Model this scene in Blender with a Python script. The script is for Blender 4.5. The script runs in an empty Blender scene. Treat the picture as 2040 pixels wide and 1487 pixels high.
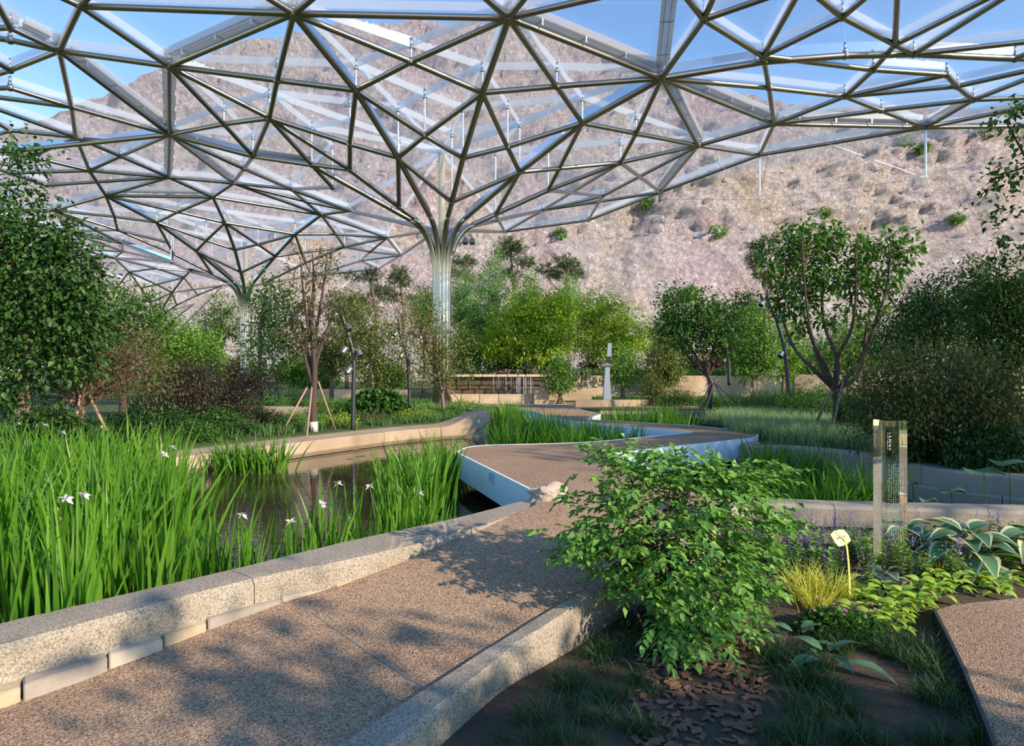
import bpy, math, random
import numpy as np
from mathutils import Vector, Matrix, noise
from mathutils.geometry import delaunay_2d_cdt

random.seed(7)
RNG = np.random.default_rng(7)
SC = bpy.context.scene
COL = SC.collection

# ------------------------------------------------------------------ camera
F, HX, HY, EYE = 1333.0, 1020.0, 735.0, 1.6
cam_d = bpy.data.cameras.new('camera')
cam_d.sensor_fit = 'HORIZONTAL'
cam_d.sensor_width = 36.0
cam_d.lens = 36.0 * F / 2040.0
cam_d.shift_y = (HY - 743.5) / 2040.0
cam_d.clip_end = 600
cam = bpy.data.objects.new('camera', cam_d)
cam.location = (0, 0, EYE)
cam.rotation_euler = (math.pi / 2, 0, 0)
COL.objects.link(cam)
SC.camera = cam

# ------------------------------------------------------------------ light
SUN_AZ = Vector((0.80, -0.60))
SUN_EL = math.radians(25)
world = bpy.data.worlds.new('sky_world')
SC.world = world
world.use_nodes = True
wn, wl = world.node_tree.nodes, world.node_tree.links
wn.clear()
sky = wn.new('ShaderNodeTexSky')
sky.sky_type = 'NISHITA'
sky.sun_disc = False
sky.sun_elevation = SUN_EL
sky.sun_rotation = math.atan2(SUN_AZ.x, SUN_AZ.y)
sky.altitude = 100
sky.air_density = 1.0
sky.dust_density = 0.1
sky.ozone_density = 2.0
bg = wn.new('ShaderNodeBackground')
bg.inputs['Strength'].default_value = 0.25
wo = wn.new('ShaderNodeOutputWorld')
hs = wn.new('ShaderNodeHueSaturation')
hs.inputs['Saturation'].default_value = 1.2
wl.new(sky.outputs[0], hs.inputs['Color'])
wl.new(hs.outputs[0], bg.inputs[0])
wl.new(bg.outputs[0], wo.inputs[0])

sun_d = bpy.data.lights.new('sun', 'SUN')
sun_d.energy = 6.6
sun_d.color = (1.0, 0.82, 0.60)
sun_d.angle = math.radians(0.7)
sun = bpy.data.objects.new('sun', sun_d)
ce = math.cos(SUN_EL)
SUN_DIR = Vector((SUN_AZ.x * ce, SUN_AZ.y * ce, math.sin(SUN_EL)))
sun.rotation_euler = SUN_DIR.to_track_quat('Z', 'Y').to_euler()
sun.location = (30, -25, 30)
COL.objects.link(sun)

vs = SC.view_settings
vs.view_transform = 'Standard'
vs.look = 'None'
vs.gamma = 1.0
vs.use_curve_mapping = False
vs.exposure = 0.45
SC.cycles.transparent_max_bounces = 40
SC.cycles.max_bounces = 8

# ------------------------------------------------------------------ helpers
def at(px, py, d):
    """World point on the line of sight of photo pixel (px, py) at depth d."""
    return Vector(((px - HX) * d / F, d, EYE + (HY - py) * d / F))

def ground(px, py, z):
    d = F * (EYE - z) / (py - HY)
    return Vector(((px - HX) * d / F, d, z))

def tag(o, label=None, cat=None, group=None, kind=None):
    if label: o['label'] = label
    if cat: o['category'] = cat
    if group: o['group'] = group
    if kind: o['kind'] = kind
    return o

def empty(name, loc, label=None, cat=None, group=None, rz=0):
    o = bpy.data.objects.new(name, None)
    o.empty_display_size = 0.2
    COL.objects.link(o)
    o.location = loc
    o.rotation_euler = (0, 0, rz)
    return tag(o, label, cat, group)

def link(name, me, parent=None, mat=None):
    o = bpy.data.objects.new(name, me)
    COL.objects.link(o)
    if parent is not None:
        o.parent = parent
    if mat is not None and not me.materials:
        me.materials.append(mat)
    return o

def np_mesh(name, V, Fc, mat=None, smooth=False, rnd=None):
    """Fc: (n,k) int array (all faces the same size)."""
    V = np.asarray(V, dtype=np.float32); Fc = np.asarray(Fc, dtype=np.int32)
    me = bpy.data.meshes.new(name)
    n, k = Fc.shape
    me.vertices.add(len(V)); me.vertices.foreach_set('co', V.ravel())
    me.loops.add(n * k); me.loops.foreach_set('vertex_index', Fc.ravel())
    me.polygons.add(n)
    me.polygons.foreach_set('loop_start', np.arange(0, n * k, k, dtype=np.int32))
    if rnd is not None:
        a = me.attributes.new('rnd', 'FLOAT', 'FACE')
        a.data.foreach_set('value', np.asarray(rnd, dtype=np.float32))
    me.update(calc_edges=True)
    me.validate()
    if smooth:
        me.polygons.foreach_set('use_smooth', np.ones(n, dtype=bool))
    if mat: me.materials.append(mat)
    return me

class MB:
    def __init__(self): self.v = []; self.f = []
    def add(self, vs, fs):
        b = len(self.v)
        self.v += [tuple(p) for p in vs]
        self.f += [tuple(b + i for i in q) for q in fs]
        return self
    def box(self, c, s, M=None):
        pts = [Vector((c[0] + s[0] * x / 2, c[1] + s[1] * y / 2, c[2] + s[2] * z / 2)) for x in (-1, 1) for y in (-1, 1) for z in (-1, 1)]
        if M is not None: pts = [M @ p for p in pts]
        return self.add(pts, [(0, 1, 3, 2), (4, 6, 7, 5), (0, 4, 5, 1), (2, 3, 7, 6), (0, 2, 6, 4), (1, 5, 7, 3)])
    def tube(self, pts, rad, n=8, cap=True):
        pts = [Vector(p) for p in pts]
        if not hasattr(rad, '__len__'): rad = [rad] * len(pts)
        vs, fs = [], []
        ref = None
        for i, p in enumerate(pts):
            t = (pts[min(i + 1, len(pts) - 1)] - pts[max(i - 1, 0)])
            if t.length < 1e-9: t = Vector((0, 0, 1))
            t.normalize()
            if ref is None:
                ref = t.orthogonal().normalized()
            ref = (ref - t * ref.dot(t))
            if ref.length < 1e-6: ref = t.orthogonal()
            ref.normalize()
            b = t.cross(ref)
            for k in range(n):
                a = 2 * math.pi * k / n
                vs.append(p + (ref * math.cos(a) + b * math.sin(a)) * rad[i])
        for i in range(len(pts) - 1):
            for k in range(n):
                k2 = (k + 1) % n
                fs.append((i * n + k, i * n + k2, (i + 1) * n + k2, (i + 1) * n + k))
        if cap:
            fs.append(tuple(range(n - 1, -1, -1)))
            fs.append(tuple((len(pts) - 1) * n + k for k in range(n)))
        return self.add(vs, fs)
    def prism(self, outline, z0, z1):
        n = len(outline)
        def zz(z, i): return z[i] if hasattr(z, '__len__') else z
        vs = [(p[0], p[1], zz(z0, i)) for i, p in enumerate(outline)] + [(p[0], p[1], zz(z1, i)) for i, p in enumerate(outline)]
        fs = [(i, (i + 1) % n, n + (i + 1) % n, n + i) for i in range(n)]
        fs.append(tuple(range(n, 2 * n))); fs.append(tuple(range(n - 1, -1, -1)))
        return self.add(vs, fs)
    def loft(self, rings, cap=True, close=True):
        n = len(rings[0]); vs = [p for r in rings for p in r]; fs = []
        for i in range(len(rings) - 1):
            for k in range(n if close else n - 1):
                k2 = (k + 1) % n
                fs.append((i * n + k, i * n + k2, (i + 1) * n + k2, (i + 1) * n + k))
        if cap and close:
            fs.append(tuple(range(n - 1, -1, -1))); fs.append(tuple((len(rings) - 1) * n + k for k in range(n)))
        return self.add(vs, fs)
    def mesh(self, name, mat=None, smooth=False, bevel=0):
        me = bpy.data.meshes.new(name)
        me.from_pydata(self.v, [], self.f)
        me.update(); me.validate()
        import bmesh
        bm = bmesh.new(); bm.from_mesh(me)
        bmesh.ops.recalc_face_normals(bm, faces=bm.faces)
        if bevel:
            bmesh.ops.bevel(bm, geom=[e for e in bm.edges if len(e.link_faces) == 2 and e.calc_face_angle(0) > 0.5], offset=bevel, segments=2, affect='EDGES', clamp_overlap=True)
        bm.to_mesh(me); bm.free()
        if smooth: me.polygons.foreach_set('use_smooth', [True] * len(me.polygons))
        if mat: me.materials.append(mat)
        return me
    def build(self, name, mat=None, parent=None, smooth=False, bevel=0):
        return link(name, self.mesh(name, mat, smooth, bevel), parent)

# ------------------------------------------------------------------ materials
def new_mat(name):
    m = bpy.data.materials.new(name); m.use_nodes = True
    nt = m.node_tree; nt.nodes.clear()
    out = nt.nodes.new('ShaderNodeOutputMaterial')
    return m, nt, out

def ramp(nt, cols, pos=None):
    r = nt.nodes.new('ShaderNodeValToRGB')
    el = r.color_ramp.elements
    pos = pos or [i / (len(cols) - 1) for i in range(len(cols))]
    while len(el) < len(cols): el.new(0.5)
    for e, p, c in zip(el, pos, cols): e.position = p; e.color = (*c, 1)
    return r

def solid(name, col, rough=0.6, metal=0.0, spec=0.5):
    m, nt, out = new_mat(name)
    b = nt.nodes.new('ShaderNodeBsdfPrincipled')
    b.inputs['Base Color'].default_value = (*col, 1)
    b.inputs['Roughness'].default_value = rough
    b.inputs['Metallic'].default_value = metal
    b.inputs['Specular IOR Level'].default_value = spec
    nt.links.new(b.outputs[0], out.inputs[0])
    return m

def grainy(name, cols, scale, rough=0.85, bump=0.3, dist=0.01, big=None, bigscale=1.0, pos=None, coord='Object', metal=0.0, spec=0.3, vor=False):
    """Speckled material: fine noise chooses between cols, a slow noise multiplies in the colour big."""
    m, nt, out = new_mat(name)
    L = nt.links.new
    tc = nt.nodes.new('ShaderNodeTexCoord')
    if vor:
        no = nt.nodes.new('ShaderNodeTexVoronoi'); no.inputs['Scale'].default_value = scale
        src = nt.nodes.new('ShaderNodeSeparateColor'); L(no.outputs['Color'], src.inputs[0]); fac = src.outputs[0]
        L(tc.outputs[coord], no.inputs['Vector']); hgt = no.outputs['Distance']
    else:
        no = nt.nodes.new('ShaderNodeTexNoise'); no.inputs['Scale'].default_value = scale
        no.inputs['Detail'].default_value = 6; no.inputs['Roughness'].default_value = 0.7
        L(tc.outputs[coord], no.inputs['Vector']); fac = no.outputs['Fac']; hgt = no.outputs['Fac']
    r = ramp(nt, cols, pos); L(fac, r.inputs[0])
    b = nt.nodes.new('ShaderNodeBsdfPrincipled')
    b.inputs['Roughness'].default_value = rough; b.inputs['Metallic'].default_value = metal
    b.inputs['Specular IOR Level'].default_value = spec
    c = r.outputs[0]
    if big:
        n2 = nt.nodes.new('ShaderNodeTexNoise'); n2.inputs['Scale'].default_value = bigscale; n2.inputs['Detail'].default_value = 5
        L(tc.outputs[coord], n2.inputs['Vector'])
        r2 = ramp(nt, [big, (1, 1, 1)], [0.35, 0.62]); L(n2.outputs['Fac'], r2.inputs[0])
        mx = nt.nodes.new('ShaderNodeMix'); mx.data_type = 'RGBA'; mx.blend_type = 'MULTIPLY'; mx.inputs[0].default_value = 1
        L(c, mx.inputs[6]); L(r2.outputs[0], mx.inputs[7]); c = mx.outputs[2]
    L(c, b.inputs['Base Color'])
    if bump:
        bp = nt.nodes.new('ShaderNodeBump'); bp.inputs['Strength'].default_value = bump; bp.inputs['Distance'].default_value = dist
        L(hgt, bp.inputs['Height']); L(bp.outputs[0], b.inputs['Normal'])
    L(b.outputs[0], out.inputs[0])
    return m

def leafy(name, c1, c2, c3=None, trans=0.35, rough=0.5, spec=0.35, tmul=(1.15, 1.25, 0.5)):
    m, nt, out = new_mat(name)
    L = nt.links.new
    at_ = nt.nodes.new('ShaderNodeAttribute'); at_.attribute_name = 'rnd'
    oi = nt.nodes.new('ShaderNodeObjectInfo')
    ad = nt.nodes.new('ShaderNodeMath'); ad.operation = 'ADD'
    L(at_.outputs['Fac'], ad.inputs[0]); L(oi.outputs['Random'], ad.inputs[1])
    fr = nt.nodes.new('ShaderNodeMath'); fr.operation = 'FRACT'; L(ad.outputs[0], fr.inputs[0])
    r = ramp(nt, [c1, c2] + ([c3] if c3 else [])); L(fr.outputs[0], r.inputs[0])
    b = nt.nodes.new('ShaderNodeBsdfPrincipled')
    b.inputs['Roughness'].default_value = rough; b.inputs['Specular IOR Level'].default_value = spec
    L(r.outputs[0], b.inputs['Base Color'])
    t = nt.nodes.new('ShaderNodeBsdfTranslucent')
    mc = nt.nodes.new('ShaderNodeMix'); mc.data_type = 'RGBA'; mc.blend_type = 'MULTIPLY'; mc.inputs[0].default_value = 1
    L(r.outputs[0], mc.inputs[6]); mc.inputs[7].default_value = (*tmul, 1)
    L(mc.outputs[2], t.inputs[0])
    mx = nt.nodes.new('ShaderNodeMixShader'); mx.inputs[0].default_value = trans
    L(b.outputs[0], mx.inputs[1]); L(t.outputs[0], mx.inputs[2]); L(mx.outputs[0], out.inputs[0])
    return m

def glassy(name, tint, gloss, haze, hazecol=(0.85, 0.88, 0.92), ripple=0.0, rscale=6.0, rough=0.06, fres=True):
    m, nt, out = new_mat(name)
    L = nt.links.new
    tr = nt.nodes.new('ShaderNodeBsdfTransparent'); tr.inputs[0].default_value = (*tint, 1)
    gl = nt.nodes.new('ShaderNodeBsdfGlossy'); gl.inputs['Roughness'].default_value = rough; gl.inputs[0].default_value = (0.95, 0.97, 1, 1)
    if ripple:
        tc = nt.nodes.new('ShaderNodeTexCoord'); no = nt.nodes.new('ShaderNodeTexNoise'); no.inputs['Scale'].default_value = rscale; no.inputs['Detail'].default_value = 3
        L(tc.outputs['Object'], no.inputs['Vector'])
        bp = nt.nodes.new('ShaderNodeBump'); bp.inputs['Strength'].default_value = ripple; bp.inputs['Distance'].default_value = 0.05
        L(no.outputs['Fac'], bp.inputs['Height']); L(bp.outputs[0], gl.inputs['Normal'])
    m1 = nt.nodes.new('ShaderNodeMixShader')
    if fres:
        lw = nt.nodes.new('ShaderNodeLayerWeight'); lw.inputs['Blend'].default_value = 0.25
        mu = nt.nodes.new('ShaderNodeMath'); mu.operation = 'MULTIPLY_ADD'; L(lw.outputs['Facing'], mu.inputs[0]); mu.inputs[1].default_value = gloss * 1.6; mu.inputs[2].default_value = gloss * 0.3
        L(mu.outputs[0], m1.inputs[0])
    else:
        m1.inputs[0].default_value = gloss
    L(tr.outputs[0], m1.inputs[1]); L(gl.outputs[0], m1.inputs[2])
    tl = nt.nodes.new('ShaderNodeBsdfTranslucent'); tl.inputs[0].default_value = (*hazecol, 1)
    df = nt.nodes.new('ShaderNodeBsdfDiffuse'); df.inputs[0].default_value = (*hazecol, 1)
    m2 = nt.nodes.new('ShaderNodeMixShader'); m2.inputs[0].default_value = 0.5
    L(tl.outputs[0], m2.inputs[1]); L(df.outputs[0], m2.inputs[2])
    m3 = nt.nodes.new('ShaderNodeMixShader'); m3.inputs[0].default_value = haze
    L(m1.outputs[0], m3.inputs[1]); L(m2.outputs[0], m3.inputs[2])
    L(m3.outputs[0], out.inputs[0])
    return m

M = {}
M['steel'] = grainy('brushed_stainless_steel', [(0.30, 0.285, 0.265), (0.44, 0.42, 0.395)], 3.0, rough=0.34, bump=0.02, dist=0.01, metal=1.0, spec=0.5)
M['steel_bright'] = solid('pale_steel', (0.75, 0.76, 0.78), 0.25, 1.0)
M['glass'] = glassy('roof_glass', (0.965, 0.975, 0.985), 0.05, 0.13, hazecol=(0.62, 0.63, 0.74), ripple=0.25, rscale=7)
M['fin'] = glassy('roof_glass_fin', (0.86, 0.92, 0.98), 0.08, 0.36, hazecol=(0.93, 0.95, 0.98), rough=0.1)
M['blade'] = grainy('polished_rib_blade', [(0.55, 0.57, 0.60), (0.68, 0.70, 0.73)], 2.0, rough=0.12, bump=0.02, dist=0.02, metal=1.0, spec=0.5)
M['duct'] = glassy('clear_gutter', (0.86, 0.86, 0.86), 0.15, 0.35, hazecol=(0.75, 0.73, 0.70), rough=0.15)
M['granite'] = grainy('bush_hammered_granite', [(0.06, 0.048, 0.038), (0.25, 0.215, 0.17), (0.35, 0.305, 0.245), (0.46, 0.41, 0.34)], 80, rough=0.9, bump=0.55, dist=0.012, pos=[0.33, 0.46, 0.56, 0.72], big=(0.86, 0.84, 0.82), bigscale=1.6)
M['granite_far'] = grainy('warm_granite', [(0.22, 0.165, 0.115), (0.35, 0.275, 0.20), (0.45, 0.365, 0.275)], 40, rough=0.85, bump=0.2, dist=0.01, big=(0.80, 0.76, 0.70), bigscale=0.9)
M['granite_grey'] = grainy('grey_hammered_granite', [(0.15, 0.125, 0.10), (0.34, 0.29, 0.235), (0.46, 0.40, 0.33)], 60, rough=0.9, bump=0.7, dist=0.02, big=(0.8, 0.8, 0.8), bigscale=1.0)
M['rough_rock'] = grainy('rough_hewn_granite', [(0.18, 0.14, 0.11), (0.42, 0.35, 0.28), (0.56, 0.48, 0.40)], 30, rough=0.95, bump=0.9, dist=0.03)
M['aggregate'] = grainy('brown_washed_aggregate', [(0.09, 0.058, 0.036), (0.26, 0.165, 0.10), (0.37, 0.245, 0.155), (0.48, 0.36, 0.26)], 130, rough=0.9, bump=0.5, dist=0.008, vor=True, big=(0.84, 0.81, 0.80), bigscale=0.8, pos=[0.0, 0.35, 0.7, 1.0])
M['fascia'] = grainy('pale_blue_grey_painted_metal', [(0.60, 0.68, 0.76), (0.66, 0.74, 0.82)], 2.0, rough=0.35, bump=0.0, spec=0.5)
M['dark_steel'] = solid('dark_grey_steel', (0.045, 0.05, 0.058), 0.45, 0.6)
M['lamp_head'] = solid('grey_lamp_housing', (0.16, 0.18, 0.20), 0.4, 0.5)
M['lamp_lens'] = solid('lamp_front_glass', (0.02, 0.02, 0.025), 0.1)
M['soil'] = grainy('dark_garden_soil', [(0.035, 0.025, 0.017), (0.08, 0.058, 0.04), (0.12, 0.09, 0.062)], 30, rough=1.0, bump=0.8, dist=0.03)
M['bank'] = grainy('planted_bank_soil', [(0.025, 0.035, 0.012), (0.05, 0.075, 0.022), (0.075, 0.085, 0.035)], 6, rough=1.0, bump=0.8, dist=0.05)
M['wall_stone'] = grainy('beige_stone_wall', [(0.32, 0.25, 0.17), (0.47, 0.38, 0.28), (0.58, 0.49, 0.37)], 5, rough=0.9, bump=0.4, dist=0.03, big=(0.7, 0.66, 0.6), bigscale=0.6)
M['wet_stone'] = grainy('wet_brown_stone', [(0.03, 0.02, 0.012), (0.09, 0.06, 0.038), (0.15, 0.105, 0.068)], 4, rough=0.4, bump=0.6, dist=0.05)
M['mud'] = solid('pond_mud', (0.03, 0.027, 0.015), 0.95)
M['bark'] = grainy('brown_bark', [(0.07, 0.045, 0.03), (0.16, 0.11, 0.08), (0.24, 0.18, 0.14)], 18, rough=0.95, bump=0.6, dist=0.02)
M['bark_dark'] = grainy('dark_bark', [(0.035, 0.025, 0.02), (0.085, 0.06, 0.048)], 18, rough=0.95, bump=0.5, dist=0.02)
M['stake'] = grainy('peeled_wood_stake', [(0.20, 0.13, 0.09), (0.33, 0.23, 0.17)], 12, rough=0.8, bump=0.2, dist=0.01)
M['whitewash'] = solid('whitewashed_bark', (0.42, 0.41, 0.38), 0.9)

def water_mat():
    m, nt, out = new_mat('murky_pond_water')
    L = nt.links.new
    b = nt.nodes.new('ShaderNodeBsdfPrincipled')
    tc = nt.nodes.new('ShaderNodeTexCoord')
    n0 = nt.nodes.new('ShaderNodeTexNoise'); n0.inputs['Scale'].default_value = 0.8; n0.inputs['Detail'].default_value = 4
    L(tc.outputs['Object'], n0.inputs['Vector'])
    r = ramp(nt, [(0.012, 0.012, 0.006), (0.045, 0.038, 0.020)], [0.35, 0.7]); L(n0.outputs['Fac'], r.inputs[0]); L(r.outputs[0], b.inputs['Base Color'])
    b.inputs['Roughness'].default_value = 0.03
    b.inputs['IOR'].default_value = 1.33
    b.inputs['Specular IOR Level'].default_value = 0.6
    n = nt.nodes.new('ShaderNodeTexNoise'); n.inputs['Scale'].default_value = 9.0; n.inputs['Detail'].default_value = 2
    L(tc.outputs['Object'], n.inputs['Vector'])
    bp = nt.nodes.new('ShaderNodeBump'); bp.inputs['Strength'].default_value = 0.10; bp.inputs['Distance'].default_value = 0.02
    L(n.outputs['Fac'], bp.inputs['Height']); L(bp.outputs[0], b.inputs['Normal'])
    L(b.outputs[0], out.inputs[0])
    return m
M['water'] = water_mat()

def cliff_mat():
    m, nt, out = new_mat('quarried_pink_rock')
    L = nt.links.new
    tc = nt.nodes.new('ShaderNodeTexCoord')
    def noise_(s, d=8, r=0.65):
        n = nt.nodes.new('ShaderNodeTexNoise'); n.inputs['Scale'].default_value = s; n.inputs['Detail'].default_value = d; n.inputs['Roughness'].default_value = r
        L(tc.outputs['Object'], n.inputs['Vector']); return n
    a = noise_(1.15, 10, 0.78)
    ra = ramp(nt, [(0.24, 0.21, 0.215), (0.52, 0.475, 0.485), (0.68, 0.635, 0.65), (0.82, 0.79, 0.81)], [0.33, 0.44, 0.54, 0.70]); L(a.outputs['Fac'], ra.inputs[0])
    b_ = noise_(0.06, 4)
    rb = ramp(nt, [(1.0, 0.88, 0.93), (1.0, 0.97, 0.97), (1.0, 0.92, 0.80)], [0.38, 0.5, 0.64]); L(b_.outputs['Fac'], rb.inputs[0])
    mx = nt.nodes.new('ShaderNodeMix'); mx.data_type = 'RGBA'; mx.blend_type = 'MULTIPLY'; mx.inputs[0].default_value = 1
    L(ra.outputs[0], mx.inputs[6]); L(rb.outputs[0], mx.inputs[7])
    b = nt.nodes.new('ShaderNodeBsdfPrincipled'); b.inputs['Roughness'].default_value = 0.95; b.inputs['Specular IOR Level'].default_value = 0.1
    L(mx.outputs[2], b.inputs['Base Color'])
    c = noise_(1.3, 9, 0.72)
    def vor(sc):
        v = nt.nodes.new('ShaderNodeTexVoronoi'); v.inputs['Scale'].default_value = sc
        w = nt.nodes.new('ShaderNodeMix'); w.data_type = 'RGBA'; w.inputs[0].default_value = 0.35
        L(tc.outputs['Object'], w.inputs[6]); sc2 = nt.nodes.new('ShaderNodeVectorMath'); sc2.operation = 'MULTIPLY_ADD'
        L(c.outputs['Color'], sc2.inputs[0]); sc2.inputs[1].default_value = (3.0, 3.0, 3.0); L(tc.outputs['Object'], sc2.inputs[2])
        L(sc2.outputs[0], v.inputs['Vector']); return v
    v1, v2_ = vor(0.45), vor(1.4)
    m1 = nt.nodes.new('ShaderNodeMath'); m1.operation = 'MULTIPLY_ADD'; L(v1.outputs['Distance'], m1.inputs[0]); m1.inputs[1].default_value = 0.45; L(c.outputs['Fac'], m1.inputs[2])
    m2 = nt.nodes.new('ShaderNodeMath'); m2.operation = 'MULTIPLY_ADD'; L(v2_.outputs['Distance'], m2.inputs[0]); m2.inputs[1].default_value = 0.40; L(m1.outputs[0], m2.inputs[2])
    bp = nt.nodes.new('ShaderNodeBump'); bp.inputs['Strength'].default_value = 1.0; bp.inputs['Distance'].default_value = 1.5
    L(m2.outputs[0], bp.inputs['Height']); L(bp.outputs[0], b.inputs['Normal'])
    L(b.outputs[0], out.inputs[0])
    return m
M['cliff'] = cliff_mat()
# ------------------------------------------------------------------ the quarry cliff
def interp(x, xs, ys): return float(np.interp(x, xs, ys))
def build_cliff():
    nu, nv = 420, 130
    xs = np.linspace(-150, 150, nu)
    V = np.zeros((nu * nv, 3))
    topx = [-150, -110, -82, -59, -43, -28, -10, 10, 27, 48, 84, 150]
    topz = [22, 30, 37.5, 47, 54, 57, 58, 57, 48, 43.5, 42, 36]
    k = 0
    for i, x in enumerate(xs):
        T = interp(x, topx, topz)
        b1 = 19.5 + 1.2 * math.sin(x * 0.05)             # first bench
        b2 = 33.0 + 2.0 * math.sin(x * 0.07 + 1)          # second bench
        b2 = min(b2, T - 4)
        for j in range(nv):
            t = j / (nv - 1)
            # polyline of (depth, height): scree slope, bench, face, bench, face, plateau
            pd = [84, 96, 99.5, 103, 105.5, 108, 130]
            pz = [-1, b1, b1 + 0.6, b2, b2 + 0.6, T, T + 3]
            pt = [0, 0.40, 0.45, 0.66, 0.70, 0.93, 1.0]
            d = interp(t, pt, pd); z = interp(t, pt, pz)
            p = Vector((x, d, z))
            n1 = noise.fractal(p * 0.045, 1.0, 2.1, 4)
            n2 = noise.fractal(p * 0.17 + Vector((9, 3, 1)), 1.0, 2.1, 5)
            n3 = noise.turbulence(p * 0.75, 4, False)
            gully = 3.0 * math.exp(-((x - (17 + (z - 22) * 0.55)) / 2.6) ** 2) * (1 if 20 < z < 40 else 0.2)
            amp = 1.0 if t < 0.93 else 0.4
            V[k] = (x + 1.2 * n2, d - 2.2 * n1 * amp - (0.7 if t < 0.42 else 1.8) * n2 * amp - (0.5 if t < 0.42 else 0.9) * n3 + gully + 14 * (abs(x) / 150) ** 2 * -1, z + 0.8 * n2)
            k += 1
    idx = np.arange(nu * nv).reshape(nu, nv)
    Fc = np.stack([idx[:-1, :-1].ravel(), idx[1:, :-1].ravel(), idx[1:, 1:].ravel(), idx[:-1, 1:].ravel()], 1)
    o = link('quarry_cliff', np_mesh('quarry_cliff', V, Fc, M['cliff'], smooth=True))
    tag(o, 'pinkish grey quarried rock face with ledges closing off the garden', kind='structure')
    return V
CLIFF_V = build_cliff()

# ------------------------------------------------------------------ ground, water, banks
WZ = -0.40
def slab(name, outline, z0, z1, mat, label, kind='structure', bevel=0):
    o = MB().prism(outline, z0, z1).build(name, mat, bevel=bevel)
    return tag(o, label, kind=kind)

slab('pond_bed', [(-40, -6), (14, -6), (14, 26), (-40, 26)], -1.4, -1.2, M['mud'], 'muddy bed under the pond')
slab('pond_water', [(-16, -4), (8.8, -4), (8.8, 24.0), (-3, 24.0), (-16, 20)], WZ - 0.02, WZ, M['water'], 'dark still pond water with reflections between the kerbs')
slab('ground', [(-160, 26), (160, 26), (160, 128), (-160, 128)], -0.6, -0.02, M['bank'], 'planted ground at the back of the garden')

PARA = [(-10.5, 5.0), (-9.4, 7.4), (-7.6, 10.4), (-5.94, 13.2), (-4.9, 15.0), (-3.55, 17.2), (-2.45, 18.6), (-1.7, 19.2), (-0.95, 19.5), (-0.72, 19.75)]   # front foot of the far parapet
def offset_line(pts, w):
    out = []
    for i, p in enumerate(pts):
        a = Vector(pts[max(i - 1, 0)]); b = Vector(pts[min(i + 1, len(pts) - 1)])
        t = (b - a).normalized(); n = Vector((-t.y, t.x))
        out.append(tuple(Vector(p) + n * w))
    return out
pb = offset_line(PARA, 0.7)
slab('ground', pb + [(-0.4, 21.5), (-1.5, 26), (-60, 26), (-60, -6), (-12, -6)], -1.2, 0.0, M['bank'], 'planted bank behind the far pond parapet')

RW = [(4.55, 13.9), (4.45, 12.75), (5.35, 12.3), (6.0, 11.1), (6.15, 9.87), (6.78, 9.04), (7.5, 8.2), (8.0, 7.6)]   # foot of the right pond wall
rb = [(4.75, 14.2)] + [(p[0] + 0.3, p[1] + 0.3) for p in RW[1:]]
slab('ground', [(4.9, 15.2), (5.0, 16.4), (5.6, 17.2), (5.9, 19.5), (5.2, 21.2), (2.6, 21.6), (2.5, 26), (60, 26), (60, -6), (9.5, -6), (8.9, 6.0)] + rb[::-1],
     -1.2, 0.10, M['bank'], 'planted bank behind the right pond wall')

def zpath(x, y):
    s = (y - 3.7) / 3.5
    s = max(0.0, min(1.0, s))
    return -0.13 + 0.338 * (s * s * (3 - 2 * s) * 0.5 + s * 0.5)
KI = [(-4.3, 1.3), (-3.9, 1.92), (-2.63, 3.51), (-1.78, 4.57), (-1.21, 5.06), (-0.39, 5.98), (0.31, 7.03)]
KO = [(-4.75, 1.6), (-4.3, 2.2), (-2.89, 3.85), (-2.07, 4.80), (-1.36, 5.65), (-0.55, 6.5), (0.11, 7.35)]
RI = [(-1.9, 1.2), (-1.2, 2.35), (-0.35, 3.73), (0.11, 4.36), (0.56, 4.91), (1.2, 5.8), (2.2, 6.95)]
RO = [(-1.6, 1.1), (-0.9, 2.3), (-0.08, 3.85), (0.16, 4.15), (0.66, 4.80), (1.42, 5.70), (2.42, 6.85)]

def resample(pts, n):
    P = np.array(pts, float); s = np.r_[0, np.cumsum(np.linalg.norm(np.diff(P, axis=0), axis=1))]
    t = np.linspace(0, s[-1], n)
    return np.stack([np.interp(t, s, P[:, c]) for c in range(P.shape[1])], 1)

def smooth_line(pts, n):
    """Catmull-Rom through pts, n points."""
    P = [Vector(p) for p in pts]; P = [P[0] * 2 - P[1]] + P + [P[-1] * 2 - P[-2]]
    out = []
    m = len(P) - 3
    for k in range(n):
        u = k / (n - 1) * m; i = min(int(u), m - 1); t = u - i
        a, b, c, d = P[i:i + 4]
        out.append(0.5 * ((2 * b) + (c - a) * t + (2 * a - 5 * b + 4 * c - d) * t * t + (3 * b - a - 3 * c + d) * t ** 3))
    return out

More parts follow.
